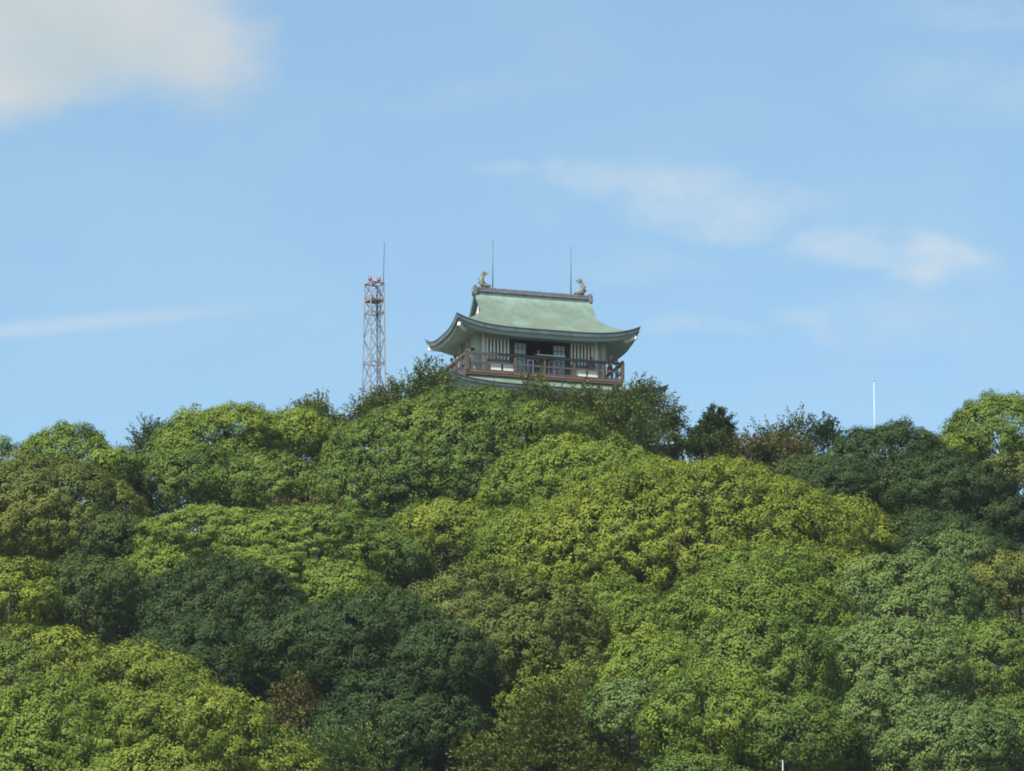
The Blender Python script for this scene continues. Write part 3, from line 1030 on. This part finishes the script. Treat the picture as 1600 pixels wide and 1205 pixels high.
# ------------------------------------------------------------------ lattice mast
def build_mast():
    Y = 353.5
    top = at(585.5, 444, Y)
    gz = float(ground_z(top.x, Y)) - 0.3
    H = top.z - gz
    mast = empty('lattice_mast', (top.x - 0.02, Y, gz), R(28))
    tag(mast, 'slim steel lattice mast with red lamps left of the castle', 'mast')

    def half(z):
        return 0.395 + (H - z) * 0.0125
    cs = [(-1, -1), (1, -1), (1, 1), (-1, 1)]

    def leg(k, z):
        return Vector((cs[k][0] * half(z), cs[k][1] * half(z), z))
    for k in range(4):
        m = MB(); m.bar(leg(k, 0), leg(k, H), 0.062); m.build('leg', M['steel' if k != 2 else 'steel_dark'], mast)
    levels = [H, H - 0.92, H - 1.68, H - 3.1, H - 4.55, H - 6.1, H - 7.8, H - 9.6]
    while levels[-1] > 2: levels.append(levels[-1] - 2)
    d = MB()
    for i, z in enumerate(levels):
        if i != 3:
            m = MB()
            for k in range(4):
                m.bar(leg(k, z), leg((k + 1) % 4, z), 0.05)
            m.build('cross_frame', M['steel'], mast)
        if i + 1 < len(levels):
            z2 = levels[i + 1]
            for k in range(4):
                a, b = k, (k + 1) % 4
                if k % 2 == 0 or (k + i) % 2 == 0:
                    d.bar(leg(a, z), leg(b, z2), 0.03)
                if k % 2 == 0 or (k + i) % 2 == 1:
                    d.bar(leg(b, z), leg(a, z2), 0.03)
    d.build('diagonal_braces', M['steel_dark'], mast)
    m = MB(); h = half(H - 0.92) - 0.04; m.box(-h - 0.06, h + 0.06, -h - 0.06, h + 0.06, H - 1.02, H - 0.95); m.build('platform', M['rust'], mast)
    m = MB(); h = half(H) + 0.04; m.box(-h, h, -h, -h + 0.12, H + 0.002, H + 0.05); m.box(-h, h, h - 0.12, h, H + 0.002, H + 0.05); m.box(-0.06, 0.06, -h + 0.122, h - 0.122, H + 0.002, H + 0.05)
    m.build('top_plate', M['rust'], mast)
    # ladder and cable run inside the right-hand legs
    m = MB()
    x = half(H) - 0.10
    for dx in (-0.16, 0.16):
        m.bar((x + 0.05, dx, 0), (x - 0.02, dx, H - 0.3), 0.04)
    for k in range(int(H / 0.3)):
        m.bar((x + 0.04, -0.15, 0.3 * k + 0.2), (x + 0.04, 0.15, 0.3 * k + 0.2), 0.025)
    m.build('ladder', M['rust'], mast)
    m = MB(); m.tube([(half(0) - 0.1, 0.3, 0), (x - 0.02, 0.26, H - 0.5)], 0.045, 6); m.build('cable', M['steel_dark'], mast)
    hw = half(H)
    for p in ((-hw * 0.72, hw * 0.30 - 0.15), (hw * 0.55, -hw * 0.3)):
        q = MB()
        q.tube([(p[0], p[1], H + 0.05), (p[0], p[1], H + 0.14)], [0.035, 0.035], 8)
        q.tube([(p[0], p[1], H + 0.14), (p[0], p[1], H + 0.19), (p[0], p[1], H + 0.25), (p[0], p[1], H + 0.28)], [0.06, 0.105, 0.105, 0.07], 12)
        lamp = q.build('warning_lamp', M['red'], mast)
        q = MB(); q.tube([(p[0], p[1], H + 0.281), (p[0], p[1], H + 0.36), (p[0], p[1], H + 0.41)], [0.055, 0.06, 0.03], 10); q.build('lamp_glass', M['lampglass'], lamp)
        q = MB()
        for a in range(4):
            q.tube([(p[0] + 0.11 * math.cos(a * PI / 2), p[1] + 0.11 * math.sin(a * PI / 2), H + 0.25), (p[0] + 0.09 * math.cos(a * PI / 2), p[1] + 0.09 * math.sin(a * PI / 2), H + 0.43)], 0.014, 5)
        q.build('lamp_guard', M['red'], lamp)
    # whip aerial
    m = MB()
    a0 = Vector((hw + 0.03, -hw * 0.6, H - 0.5))
    m.tube([a0, a0 + Vector((0.03, 0.01, 1.3)), a0 + Vector((0.10, 0.05, 2.95))], [0.036, 0.030, 0.02], 6)
    m.build('whip_aerial', M['rod'], mast)


build_mast()

# white flag pole on the right part of the crest
def build_pole():
    Y = 352.0
    t = at(1365.5, 594, Y)
    gz = float(ground_z(t.x, Y))
    p = empty('flag_pole', (t.x, Y, gz))
    tag(p, 'thin white flag pole rising behind the dark round tree', 'pole')
    H = t.z - gz
    m = MB(); m.tube([(0, 0, -0.2), (0, 0, H * 0.6), (0, 0, H - 0.03)], [0.045, 0.032, 0.022], 10); m.build('shaft', M['pole_white'], p, smooth=True)
    m = MB(); m.ball((0, 0, H - 0.02), 0.06, 0.06, 0.06); m.build('finial', M['grey'], p, smooth=True)
    m = MB(); m.tube([(0, 0, -0.1), (0, 0, 0.15)], [0.25, 0.22], 12); m.build('footing', M['rock'], p)


build_pole()
# ------------------------------------------------------------------ trees
def quads_object(name, V, tint, mat, parent=None):
    n = len(V) // 4
    me = bpy.data.meshes.new(name)
    me.vertices.add(n * 4)
    me.vertices.foreach_set('co', np.ascontiguousarray(V, np.float32).ravel())
    me.loops.add(n * 4)
    me.loops.foreach_set('vertex_index', np.arange(n * 4, dtype=np.int32))
    me.polygons.add(n)
    me.polygons.foreach_set('loop_start', np.arange(0, n * 4, 4, dtype=np.int32))
    me.polygons.foreach_set('loop_total', np.full(n, 4, np.int32))
    me.update(calc_edges=True)
    a = me.attributes.new('tint', 'FLOAT', 'FACE')
    a.data.foreach_set('value', np.clip(tint, 0, 1).astype(np.float32))
    me.materials.append(mat)
    o = bpy.data.objects.new(name, me)
    COL.objects.link(o)
    if parent:
        o.parent = parent
    return o


def unit(v):
    return v / np.maximum(np.linalg.norm(v, axis=-1, keepdims=True), 1e-9)


def leaves(P, N, length, width, rng, droop=0.25):
    """one diamond leaf blade per point P, facing roughly N"""
    n = len(P)
    T = unit(np.cross(N, unit(rng.normal(size=(n, 3)))))
    T[:, 2] -= droop
    T = unit(T - N * np.sum(T * N, axis=1, keepdims=True))
    S = np.cross(N, T)
    L = (length * rng.uniform(0.7, 1.25, n))[:, None]
    W = (width * rng.uniform(0.75, 1.2, n))[:, None]
    fold = N * W * 0.18
    V = np.empty((n, 4, 3))
    V[:, 0] = P - T * L * 0.5
    V[:, 1] = P + S * W * 0.5 + fold
    V[:, 2] = P + T * L * 0.5
    V[:, 3] = P - S * W * 0.5 + fold
    return V.reshape(-1, 3)


def sphere_dirs(n, rng, zmin):
    k = np.arange(n) + 0.5
    z = 1 - (1 - zmin) * k / n
    ph = k * 2.39996 + rng.uniform(0, 6.28)
    r = np.sqrt(np.maximum(0, 1 - z * z))
    d = np.stack([r * np.cos(ph), r * np.sin(ph), z], 1)
    return unit(d + rng.normal(size=d.shape) * 0.16)


def dome_crown(rx, ry, rz, rng, clump=0.46, leaf=0.15, per=66, flat=0.9, density=1.0, nm=None, rough=1.0, bough=1.4, sq=2.15, zmin=-0.64):
    """evergreen broadleaf crown: boughs, each covered with rosettes of leaves. Returns quads, tint, bough centres (crown centre at 0)"""
    E = np.array([rx, ry, rz])
    area = rx * ry
    nm = nm or int(np.clip(2.8 * area / bough ** 2, 9, 260))
    D = sphere_dirs(nm, rng, zmin + 0.06)
    sz = rng.uniform(0.70, 1.40, nm) * min(0.5, bough / math.sqrt(area))
    push = rng.uniform(0.86, 1.08, nm) * rough + (1 - rough)
    D = D / (np.sum(np.abs(D) ** sq, 1) ** (1 / sq))[:, None]
    # a few large limbs swell the outline here and there
    for q in sphere_dirs(int(4 + area * 0.06), rng, -0.2):
        push *= 1 + 0.10 * rough * np.clip((D @ q - 0.80) / 0.2, -0.6, 1)
    C = D * (1.0 - sz * 0.92)[:, None] * push[:, None]
    C = np.vstack([C, [[0, 0, -0.06]]])
    sz = np.append(sz, 0.81)
    Pp, Nn, Kk = [], [], []
    for i in range(len(C)):
        rad = sz[i] * E * np.array([1, 1, 1.08])
        a = 4 * PI * ((rad[0] * rad[1]) ** 1.6 + (rad[0] * rad[2]) ** 1.6 + (rad[1] * rad[2]) ** 1.6) ** (1 / 1.6) / 3 ** (1 / 1.6)
        n = int(a / (clump * 1.03) ** 2 * density * (1.2 if i == len(C) - 1 else 1))
        d = unit(rng.normal(size=(n, 3)))
        p = C[i] + d * sz[i] * np.array([1, 1, 1.08])
        ok = np.ones(n, bool)
        for j in range(len(C)):
            if j != i:
                q = (p - C[j]) / (sz[j] * np.array([1, 1, 1.08]))
                ok &= np.sum(q * q, 1) > 0.80
        ok &= p[:, 2] > zmin
        p, d = p[ok], d[ok]
        nrm = unit(d / E)
        back = nrm[:, 1] > 0.45
        keep_ = ~back | (rng.random(len(p)) < 0.45)
        Pp.append(p[keep_] * E); Nn.append(nrm[keep_]); Kk.append(np.full(keep_.sum(), i))
    P = np.vstack(Pp); N = np.vstack(Nn); K = np.concatenate(Kk)
    n = len(P)
    P = P + N * rng.normal(0, 0.13, n)[:, None]
    P = P * np.array([rx / np.quantile(np.abs(P[:, 0]), 0.995), 1.0, (rz - 0.25) / np.quantile(P[:, 2], 0.995)])
    rc = clump * rng.uniform(0.65, 1.25, n)
    base = 0.5 + rng.normal(0, 0.10, n) + rng.normal(0, 0.10, len(C))[K]
    axis = unit(N + np.array([0, 0, 0.30]))
    LP = np.repeat(P, per, 0)
    LA = np.repeat(axis, per, 0)
    LR = np.repeat(rc, per)
    d = unit(rng.normal(size=LP.shape) + LA * 0.85)
    pos = LP + d * (LR * rng.uniform(0.55, 1.05, len(LP)))[:, None] * np.array([1, 1, flat])
    nr = unit(d * 0.9 + LA * 0.5 + rng.normal(size=d.shape) * 0.14)
    t = np.repeat(base, per) + rng.normal(0, 0.09, len(LP))
    return leaves(pos, nr, leaf, leaf * 0.56, rng), t, C * E


def airy_crown(rx, ry, rz, rng, n_twig, leaf=0.15, spike=1.0, spray=1.1):
    """loose crown of leafy shoots that stick out, with gaps between; returns quads, tint, bough centres, twigs"""
    E = np.array([rx, ry, rz])
    nm = int(np.clip(6 + rx * 2.6, 7, 22))
    D = sphere_dirs(nm, rng, -0.55)
    C = D * rng.uniform(0.42, 0.90, nm)[:, None]
    sz = rng.uniform(0.24, 0.42, nm)
    i = rng.integers(0, nm, n_twig)
    d = unit(rng.normal(size=(n_twig, 3)))
    P = (C[i] + d * (sz[i] * rng.uniform(0.25, 1.0, n_twig) ** 0.5)[:, None]) * E
    out = unit(P / E + d * 0.6)
    T = unit(out * 0.9 + np.array([0, 0, 0.45 * spike]) + rng.normal(size=(n_twig, 3)) * 0.30)
    ln = spray * rng.uniform(0.5, 1.15, n_twig)
    per = 27
    s = np.tile(np.linspace(0.1, 1.0, per), n_twig)
    side = np.where(np.arange(per) % 2 == 0, 1.0, -1.0)
    side = np.tile(side, n_twig)
    B = unit(np.cross(T, np.array([0, 0, 1.0])) + rng.normal(size=T.shape) * 0.15)
    LT = np.repeat(T, per, 0); LB = np.repeat(B, per, 0); LP = np.repeat(P, per, 0); LL = np.repeat(ln, per)
    wid = 0.20 * spray * (1.15 - s)
    pos = LP + LT * (s * LL)[:, None] + LB * (side * wid)[:, None] + rng.normal(size=LP.shape) * 0.05
    nr = unit(np.cross(LT, LB) * np.sign(np.cross(LT, LB)[:, 2:3] + 1e-6) + rng.normal(size=LP.shape) * 0.45)
    t = 0.48 + np.repeat(rng.normal(0, 0.13, n_twig), per) + rng.normal(0, 0.15, len(LP))
    return leaves(pos, nr, leaf, leaf * 0.55, rng), t, C * E, (P, P + T * ln[:, None])


def trunk_mesh(mb, base, top, r0, boughs, rng):
    base = Vector(base); top = Vector(top)
    bend = Vector((rng.normal() * 0.25, rng.normal() * 0.25, 0))
    pts = [base - Vector((0, 0, 0.4)), base.lerp(top, 0.02), base.lerp(top, 0.35) + bend, base.lerp(top, 0.7) + bend * 0.6, top]
    mb.tube(pts, [r0 * 1.5, r0 * 1.15, r0 * 0.9, r0 * 0.7, r0 * 0.35], 9)
    fork = base.lerp(top, 0.42) + bend
    for b in boughs:
        b = Vector(b)
        mid = fork.lerp(b, 0.5) + Vector((rng.normal() * 0.2, rng.normal() * 0.2, 0.25))
        mb.tube([fork.lerp(top, 0.1 * rng.random()), mid, b], [r0 * 0.42, r0 * 0.28, r0 * 0.10], 6)


def tree(px, py, w, leafk, H, label, kind='dome', y=None, rzf=0.66, name=None, cat='tree', group=None, ryf=0.92, rz=None, **kw):
    seed = int(px * 7 + py * 131 + w) % 100003
    rng = np.random.default_rng(seed)
    low = min(1.0, max(0.0, (py - 780) / 130))       # trees further down the slope stand taller
    H = max(5.5, H - 3.0 + 3.6 * low)
    rzf *= 1 + 0.32 * low
    kw.setdefault('zmin', -0.62 - 0.16 * low) if kind != 'airy' else None
    if y is None:
        ys = np.arange(236, 372, 0.25)
        d = ray(px, py)
        zr = ys * d.z / d.y
        xr = ys * d.x / d.y
        gap = ground_z(xr, ys) + H - zr
        hit = np.where(gap > 0)[0]
        y = float(ys[hit[0]]) if len(hit) else 349.0
    top = at(px, py, y)
    gz = float(ground_z(top.x, y))
    H = top.z - gz
    dist = top.dot(FWD)
    rx = w * 0.5 * dist / FPX
    ry = rx * ryf
    rz = rz or min(rx * rzf, (H - 0.4) * 0.5)
    if kind == 'airy':
        sp_ = kw.get('spray', 1.1)
        rx = max(rx - 0.30 * sp_, 0.35 * rx)
        ry = rx * ryf
    names = {'dome': 'broadleaf_tree', 'airy': 'feathery_tree', 'shrub': 'shrub'}
    t = empty(name or names[kind], (top.x, y, gz))
    tag(t, label, cat, group)
    if kind == 'airy':
        H -= 0.38 * kw.get('spray', 1.1)
    else:
        H -= 0.25
    c = Vector((0, 0, H - rz))
    carr = np.array([0, 0, H - rz])
    if kind == 'airy':
        nt = kw.pop('twigs', int(110 * (rx * ry) ** 0.5 * rz ** 0.5 + 40 * rx * rz))
        V, ti, C, tw = airy_crown(rx, ry, rz, rng, nt, **kw)
    else:
        V, ti, C = dome_crown(rx, ry, rz, rng, **kw)
        tw = None
    quads_object('crown', V + carr, ti, LEAF[leafk], t)
    m = MB()
    pick = [tuple(C[i] * 0.92 + carr) for i in range(0, min(len(C) - 1, 16), 2)]
    trunk_mesh(m, (0, 0, 0), c + Vector((0, 0, rz * 0.35)), max(0.10, min(0.45, rx * 0.055)), pick, rng)
    if tw is not None:
        P, Q = tw
        for i in range(0, len(P), 3):
            m.bar(P[i] + carr, P[i] * 0.12 + Q[i] * 0.88 + carr, 0.018)
    m.build('trunk', M['bark'], t, smooth=False)
    return t


G1 = 'trees on the crest of the hill'
G2 = 'trees on the upper slope'
G3 = 'trees on the middle slope'
G4 = 'trees on the lower slope'
# --- crest
tree(-14, 674, 62, 'green', 9, 'dark edge of a crown cut off at the far left of the skyline', y=341, group=G1)
tree(108, 661, 150, 'lime', 10, 'small round bright green tree alone on the left skyline', y=338, group=G1, rzf=0.85, density=1.35)
tree(176, 696, 90, 'lime', 8, 'low bright green bush just right of the small round skyline tree', y=336, group=G1)
tree(258, 656, 120, 'dull', 9, 'dark tree peeping out behind the left side of the broad green crest tree', 'airy', y=352, group=G1)
tree(345, 631, 235, 'lime', 13, 'broad fresh green tree on the crest left of the lattice mast', y=342, group=G1, density=1.25)
tree(452, 634, 150, 'lime', 12, 'green tree at the right shoulder of the broad crest tree', y=343, group=G1, density=1.2)
tree(495, 623, 150, 'airy', 8, 'dark feathery tree between two broad green trees below the mast', 'airy', y=348, group=G1)
tree(585, 613, 120, 'airy', 8, 'dark feathery tree at the foot of the lattice mast', 'airy', y=349, group=G1)
tree(664, 578, 165, 'airy', 9, 'dark feathery tree covering the left corner of the castle balcony', 'airy', y=347.5, group=G1)
tree(775, 616, 140, 'airy', 8, 'dark feathery tree under the left part of the green lower roof', 'airy', y=347, group=G1)
tree(842, 598, 120, 'airy', 9, 'olive feathery tree right in front of the middle of the balcony', 'airy', y=348, group=G1)
tree(928, 604, 130, 'airy', 9, 'feathery tree in front of the right half of the balcony', 'airy', y=347, group=G1)
tree(1000, 602, 118, 'airy', 9, 'layered feathery tree at the right corner of the castle', 'airy', y=347, group=G1, spike=0.7)
tree(968, 632, 170, 'airy', 8, 'broad dark feathery tree below the right corner of the castle', 'airy', y=345, group=G1, spike=0.6)
tree(1050, 640, 50, 'airy', 8, 'thin dark tree with a ragged tip just right of the castle', 'airy', y=347, group=G1)
tree(1066, 678, 62, 'airy', 6, 'low dark thicket in front of the pale roof corner', 'airy', y=345, group=G1, spray=0.6, name='bush', cat='bush')
tree(1118, 633, 52, 'deep', 9, 'narrow dark conifer like tree standing free right of the castle', 'airy', y=347, group=G1, rz=1.5, spray=0.7, twigs=420, name='narrow_tree')
tree(1096, 660, 66, 'deep', 7, 'low dark bush at the left foot of the narrow dark tree', 'airy', y=346, group=G1, spray=0.7, name='bush', cat='bush')
tree(1112, 676, 84, 'dull', 6, 'dark bush under the narrow dark tree', 'airy', y=345, group=G1, spray=0.8, name='bush', cat='bush')
tree(1165, 681, 110, 'brown', 6, 'brownish bush right of the narrow dark tree', 'airy', y=345, group=G1, spray=0.8, name='bush', cat='bush')
tree(1232, 650, 110, 'dull', 8, 'half bare tree with thin shoots against the sky', 'airy', y=350, group=G1, twigs=130, spray=1.3, spike=1.6)
tree(1228, 676, 150, 'brown', 8, 'olive brown loose tree below the half bare shoots', 'airy', y=346, group=G1, spray=0.8)
tree(1290, 657, 66, 'deep', 9, 'dark tree with ragged tips left of the dark round tree', 'airy', y=346, group=G1)
tree(1262, 702, 110, 'dull', 7, 'dull dark bush left below the dark round tree', y=341, group=G1, name='bush', cat='bush')
tree(1392, 660, 200, 'deep', 12, 'dark round tree in front of the white flag pole', y=341, group=G1, density=1.3)
tree(1452, 682, 140, 'deep', 9, 'dark tree between the flag pole tree and the bright right edge tree', y=345, group=G1, density=1.2)
tree(1310, 712, 160, 'deep', 9, 'dark tree at the left foot of the dark round tree', y=336, group=G2)
tree(1480, 700, 210, 'deep', 11, 'dark tree right of the dark round tree', y=335, group=G2)
tree(1575, 614, 190, 'lime', 13, 'bright green tree rising at the right edge of the skyline', y=343, group=G1, rzf=0.75, density=1.35)
tree(1500, 668, 90, 'lime', 9, 'bright green lower bough tree left of the bright right edge tree', y=341, group=G1)
tree(1580, 700, 130, 'olive', 9, 'olive green tree under the bright right edge tree', y=335, group=G2)
# --- upper slope
tree(715, 612, 420, 'green', 13, 'big domed green tree directly below the castle', y=338, group=G2, rzf=0.62, density=1.2)
tree(880, 640, 110, 'lime', 10, 'light green bough tree at the right shoulder of the big domed tree', y=341, group=G2)
tree(300, 690, 210, 'green', 10, 'green tree lower left of the broad crest tree', group=G2)
tree(420, 700, 190, 'green', 10, 'green tree lower right of the broad crest tree', group=G2)
tree(585, 705, 210, 'green', 10, 'green tree in the dip left below the big domed tree', group=G2)
tree(60, 708, 330, 'olive', 12, 'wide brownish green tree on the left below the skyline', group=G2, density=1.3)
tree(20, 755, 200, 'olive', 10, 'olive tree at the left edge under the wide brownish tree', group=G2)
tree(170, 790, 150, 'dull', 9, 'tree in dull dark leaves painting the shade on the right flank of the wide brownish tree', group=G2)  # dull leaf colour paints the shadow on the wide tree's flank
tree(910, 680, 330, 'lime', 12, 'light green domed tree right below the castle', group=G2, rzf=0.62)
tree(750, 730, 110, 'dull', 7, 'small dull tree in the notch below the big domed tree', group=G2, y=334)
tree(1075, 720, 560, 'yellow', 14, 'largest yellow green dome in the middle of the slope', group=G2, rzf=0.62)
tree(1090, 800, 190, 'yellow', 9, 'smaller yellow green tree in the hollow of the largest dome', group=G3)
tree(1285, 768, 230, 'yellow', 11, 'yellow green tree at the right end of the largest dome', group=G2)
tree(700, 775, 200, 'yellow', 10, 'most yellow tree left of the largest dome', group=G2, rough=0.6)
tree(860, 785, 250, 'lime', 11, 'light green tree on the left shoulder of the largest dome', group=G3)
tree(465, 776, 150, 'brown', 6, 'low brownish thicket between green trees on the left', 'airy', group=G2, y=329, spray=0.7)
tree(1450, 790, 280, 'deep', 10, 'dark tree on the lower edge of the dark patch at right', group=G2)
tree(1585, 770, 120, 'deep', 9, 'dark tree at the right edge beside the dark patch', group=G2)
# --- middle slope
tree(330, 781, 230, 'lime', 11, 'rounded green tree at the left end of the long green row', group=G3, rzf=0.56, flat=0.55)
tree(500, 787, 300, 'lime', 11, 'long flat topped green tree in the middle left', group=G3, rzf=0.56, flat=0.55)
tree(610, 830, 120, 'green', 9, 'green tree at the right end of the long green row', group=G3)
tree(252, 848, 120, 'lime', 8, 'small round green tree below the long green row', group=G3)
tree(420, 850, 220, 'lime', 9, 'green tree under the flat topped tree', group=G3, flat=0.55)
tree(15, 866, 170, 'yellow', 11, 'bright yellow green tree at the left edge', group=G3)
tree(130, 868, 190, 'dull', 10, 'dark greyish green tree beside the bright left edge tree', group=G3)
tree(355, 868, 250, 'deep', 12, 'large dark green rounded tree left of centre', group=G3)
tree(545, 872, 150, 'lime', 8, 'small bright green tree right of the large dark tree', group=G3)
tree(985, 845, 190, 'green', 9, 'tree in darker green painting the shade below the largest dome', group=G3)  # darker leaf green paints the shade line under the dome
tree(1190, 848, 230, 'lime', 10, 'green tree painting the shade at the lower right of the largest dome', group=G3)  # leaf colour a step darker, carries on the painted shade line
tree(1300, 850, 190, 'yellow', 9, 'yellow green tree above the trees with painted bluish reflection on the right', group=G3)
tree(1475, 818, 170, 'teal_and_reflection', 9, 'green tree with a painted bluish reflection under the dark patch on the right', group=G3)
tree(775, 884, 370, 'olive', 12, 'wide olive dome in the lower middle', group=G3, rzf=0.6)
tree(960, 895, 150, 'lime', 9, 'light green tree between the olive dome and the right hand trees', group=G3)
tree(1590, 856, 150, 'olive', 11, 'olive yellow tree at the right edge halfway down', group=G3)
# --- lower slope
tree(1180, 876, 320, 'lime', 12.5, 'broad light green tree in the lower right', group=G4)
tree(1420, 868, 280, 'teal_and_reflection', 12, 'broad green tree with a painted bluish reflection in the lower right', group=G4)
tree(590, 912, 230, 'deep', 13, 'large dark tree in the lower middle beside the olive dome', group=G4)
tree(690, 965, 170, 'deep', 12, 'dark ragged tree right of the large dark tree beside the olive dome', group=G4)
tree(480, 935, 190, 'deep', 11, 'dark green tree between the large dark tree and the one beside the olive dome', group=G4)
tree(300, 960, 230, 'deep', 11, 'dark green tree at the foot of the large dark tree', group=G4)
tree(1010, 925, 150, 'lime', 9, 'green tree at the dark notch right of the olive dome', group=G4)
tree(850, 960, 200, 'olive', 9, 'olive tree at the lower edge of the olive dome', group=G4)
tree(1030, 985, 190, 'lime', 11, 'light green tree at the left side of the lower right group', group=G4)
tree(1190, 955, 240, 'green', 13, 'tall green tree in the middle of the lower right group', group=G4)
tree(1400, 960, 230, 'teal_and_reflection', 12, 'green tree with a painted bluish reflection in front of the broad one', group=G4)
tree(1540, 960, 200, 'green', 11, 'green tree at the lower right beside the trees with painted bluish reflection', group=G4)
tree(60, 975, 250, 'yellow', 11, 'yellow olive tree on the lower left edge', group=G4)
tree(225, 1000, 250, 'yellow', 11, 'yellow green tree on the lower left below the dark trees', group=G4)
tree(862, 1012, 190, 'yellow', 8, 'small yellow tree below the olive dome', group=G4)
tree(100, 1055, 290, 'lime', 12, 'light green tree in the lower left corner', group=G4)
tree(300, 1060, 260, 'yellow', 12, 'light yellow green tree right of the lower left corner', group=G4)
tree(420, 1130, 170, 'yellow', 10, 'pale yellow green tree at the bottom left of centre', group=G4)
tree(500, 1040, 160, 'brown', 9, 'reddish brown loose tree in the lower left middle', 'airy', group=G4, spike=0.2, spray=0.9)
tree(610, 1040, 230, 'deep', 10, 'dark tree below the large dark tree beside the olive dome', group=G4)
tree(545, 1105, 230, 'teal_and_reflection', 9, 'dark bluish layered tree at the bottom', 'airy', group=G4, spike=-0.1, spray=1.0)
tree(690, 1075, 150, 'deep', 9, 'deep green tree at the bottom above a dark hollow', group=G4)
tree(880, 1060, 240, 'olive', 10, 'brownish olive layered tree at the bottom middle', 'airy', group=G4, spike=0.0, spray=0.9)
tree(800, 1130, 210, 'olive', 8, 'olive layered tree at the bottom edge left of the brownish tree', 'airy', group=G4, spike=0.0, spray=0.9)
tree(985, 1055, 130, 'teal_and_reflection', 11, 'pale bluish green tree left of the tall lower right trees', group=G4)
tree(1110, 1040, 210, 'lime', 12, 'green tree at the bottom of the lower right group', group=G4)
tree(1240, 1075, 190, 'green', 11, 'green tree at the bottom right of the lower right group', group=G4)
tree(1390, 1060, 200, 'teal_and_reflection', 11, 'green tree with a painted bluish reflection at the bottom of the right side', group=G4)
tree(1490, 1085, 210, 'teal_and_reflection', 11, 'green tree with a painted bluish reflection at the bottom right', group=G4)
tree(1590, 1080, 170, 'green', 11, 'green tree in the bottom right corner', group=G4)
tree(50, 1150, 260, 'lime', 10, 'green tree cut by the bottom left corner', group=G4)
tree(240, 1150, 260, 'lime', 10, 'green tree cut by the bottom edge on the left', group=G4)
tree(960, 1150, 200, 'olive', 8, 'olive tree cut by the bottom edge in the middle', 'airy', group=G4, spike=0.0)
tree(1090, 1165, 220, 'green', 9, 'green tree cut by the bottom edge right of the middle', group=G4)


def small_pole():
    Y = 262.0
    t = at(1223, 1189, Y)
    gz = float(ground_z(t.x, Y))
    p = empty('lamp_pole', (t.x, Y, gz))
    tag(p, 'tip of a thin pale pole among the trees at the bottom edge', 'pole')
    m = MB(); m.tube([(0, 0, -0.2), (0, 0, (t.z - gz) * 0.6), (0, 0, t.z - gz)], [0.08, 0.045, 0.024], 8); m.build('shaft', M['grey'], p, smooth=True)
    m = MB(); m.ball((0, 0, t.z - gz), 0.032, 0.032, 0.04, 8, 6); m.build('cap', M['grey'], p, smooth=True)


small_pole()


def undergrowth():
    rng = np.random.default_rng(5)
    n = 15000
    x = rng.uniform(-44, 44, n)
    y = rng.uniform(242, 351, n)
    z = ground_z(x, y)
    # understorey reaching up between the trunks, thickest on the slope, low near the crest
    top = np.interp(y, [242, 325, 338, 351], [5.5, 5.5, 4.0, 2.2])
    P = np.stack([x, y, z + 0.1 + top * rng.random(n) ** 0.7], 1)
    per = 44
    LP = np.repeat(P, per, 0)
    d = unit(rng.normal(size=LP.shape) + np.array([0, 0, 0.5]))
    pos = LP + d * rng.uniform(0.25, 0.95, len(LP))[:, None]
    nr = unit(d + rng.normal(size=d.shape) * 0.5)
    o = quads_object('undergrowth', leaves(pos, nr, 0.17, 0.10, rng), 0.45 + np.repeat(rng.normal(0, 0.2, n), per) + rng.normal(0, 0.15, len(LP)), LEAF['deep'])
    tag(o, 'low dark green undergrowth covering the ground between the tree trunks', 'undergrowth', kind='stuff')


undergrowth()

# ------------------------------------------------------------------ the air between viewer and hill
def build_haze():
    m = bpy.data.materials.new('thin_haze')
    m.use_nodes = True
    g = NG(m.node_tree)
    for nd in list(g.n):
        if nd.type == 'BSDF_PRINCIPLED':
            g.n.remove(nd)
    v = g.new('ShaderNodeVolumePrincipled')
    v.inputs['Color'].default_value = (0.80, 0.90, 1.0, 1)
    v.inputs['Density'].default_value = 0.00006
    v.inputs['Anisotropy'].default_value = 0.2
    g.l.new(v.outputs[0], g.n['Material Output'].inputs['Volume'])
    mb = MB()
    mb.box(-9100, 9100, -3100, 12100, -6, 125)
    o = mb.build('haze', m)
    tag(o, kind='stuff')


build_haze()
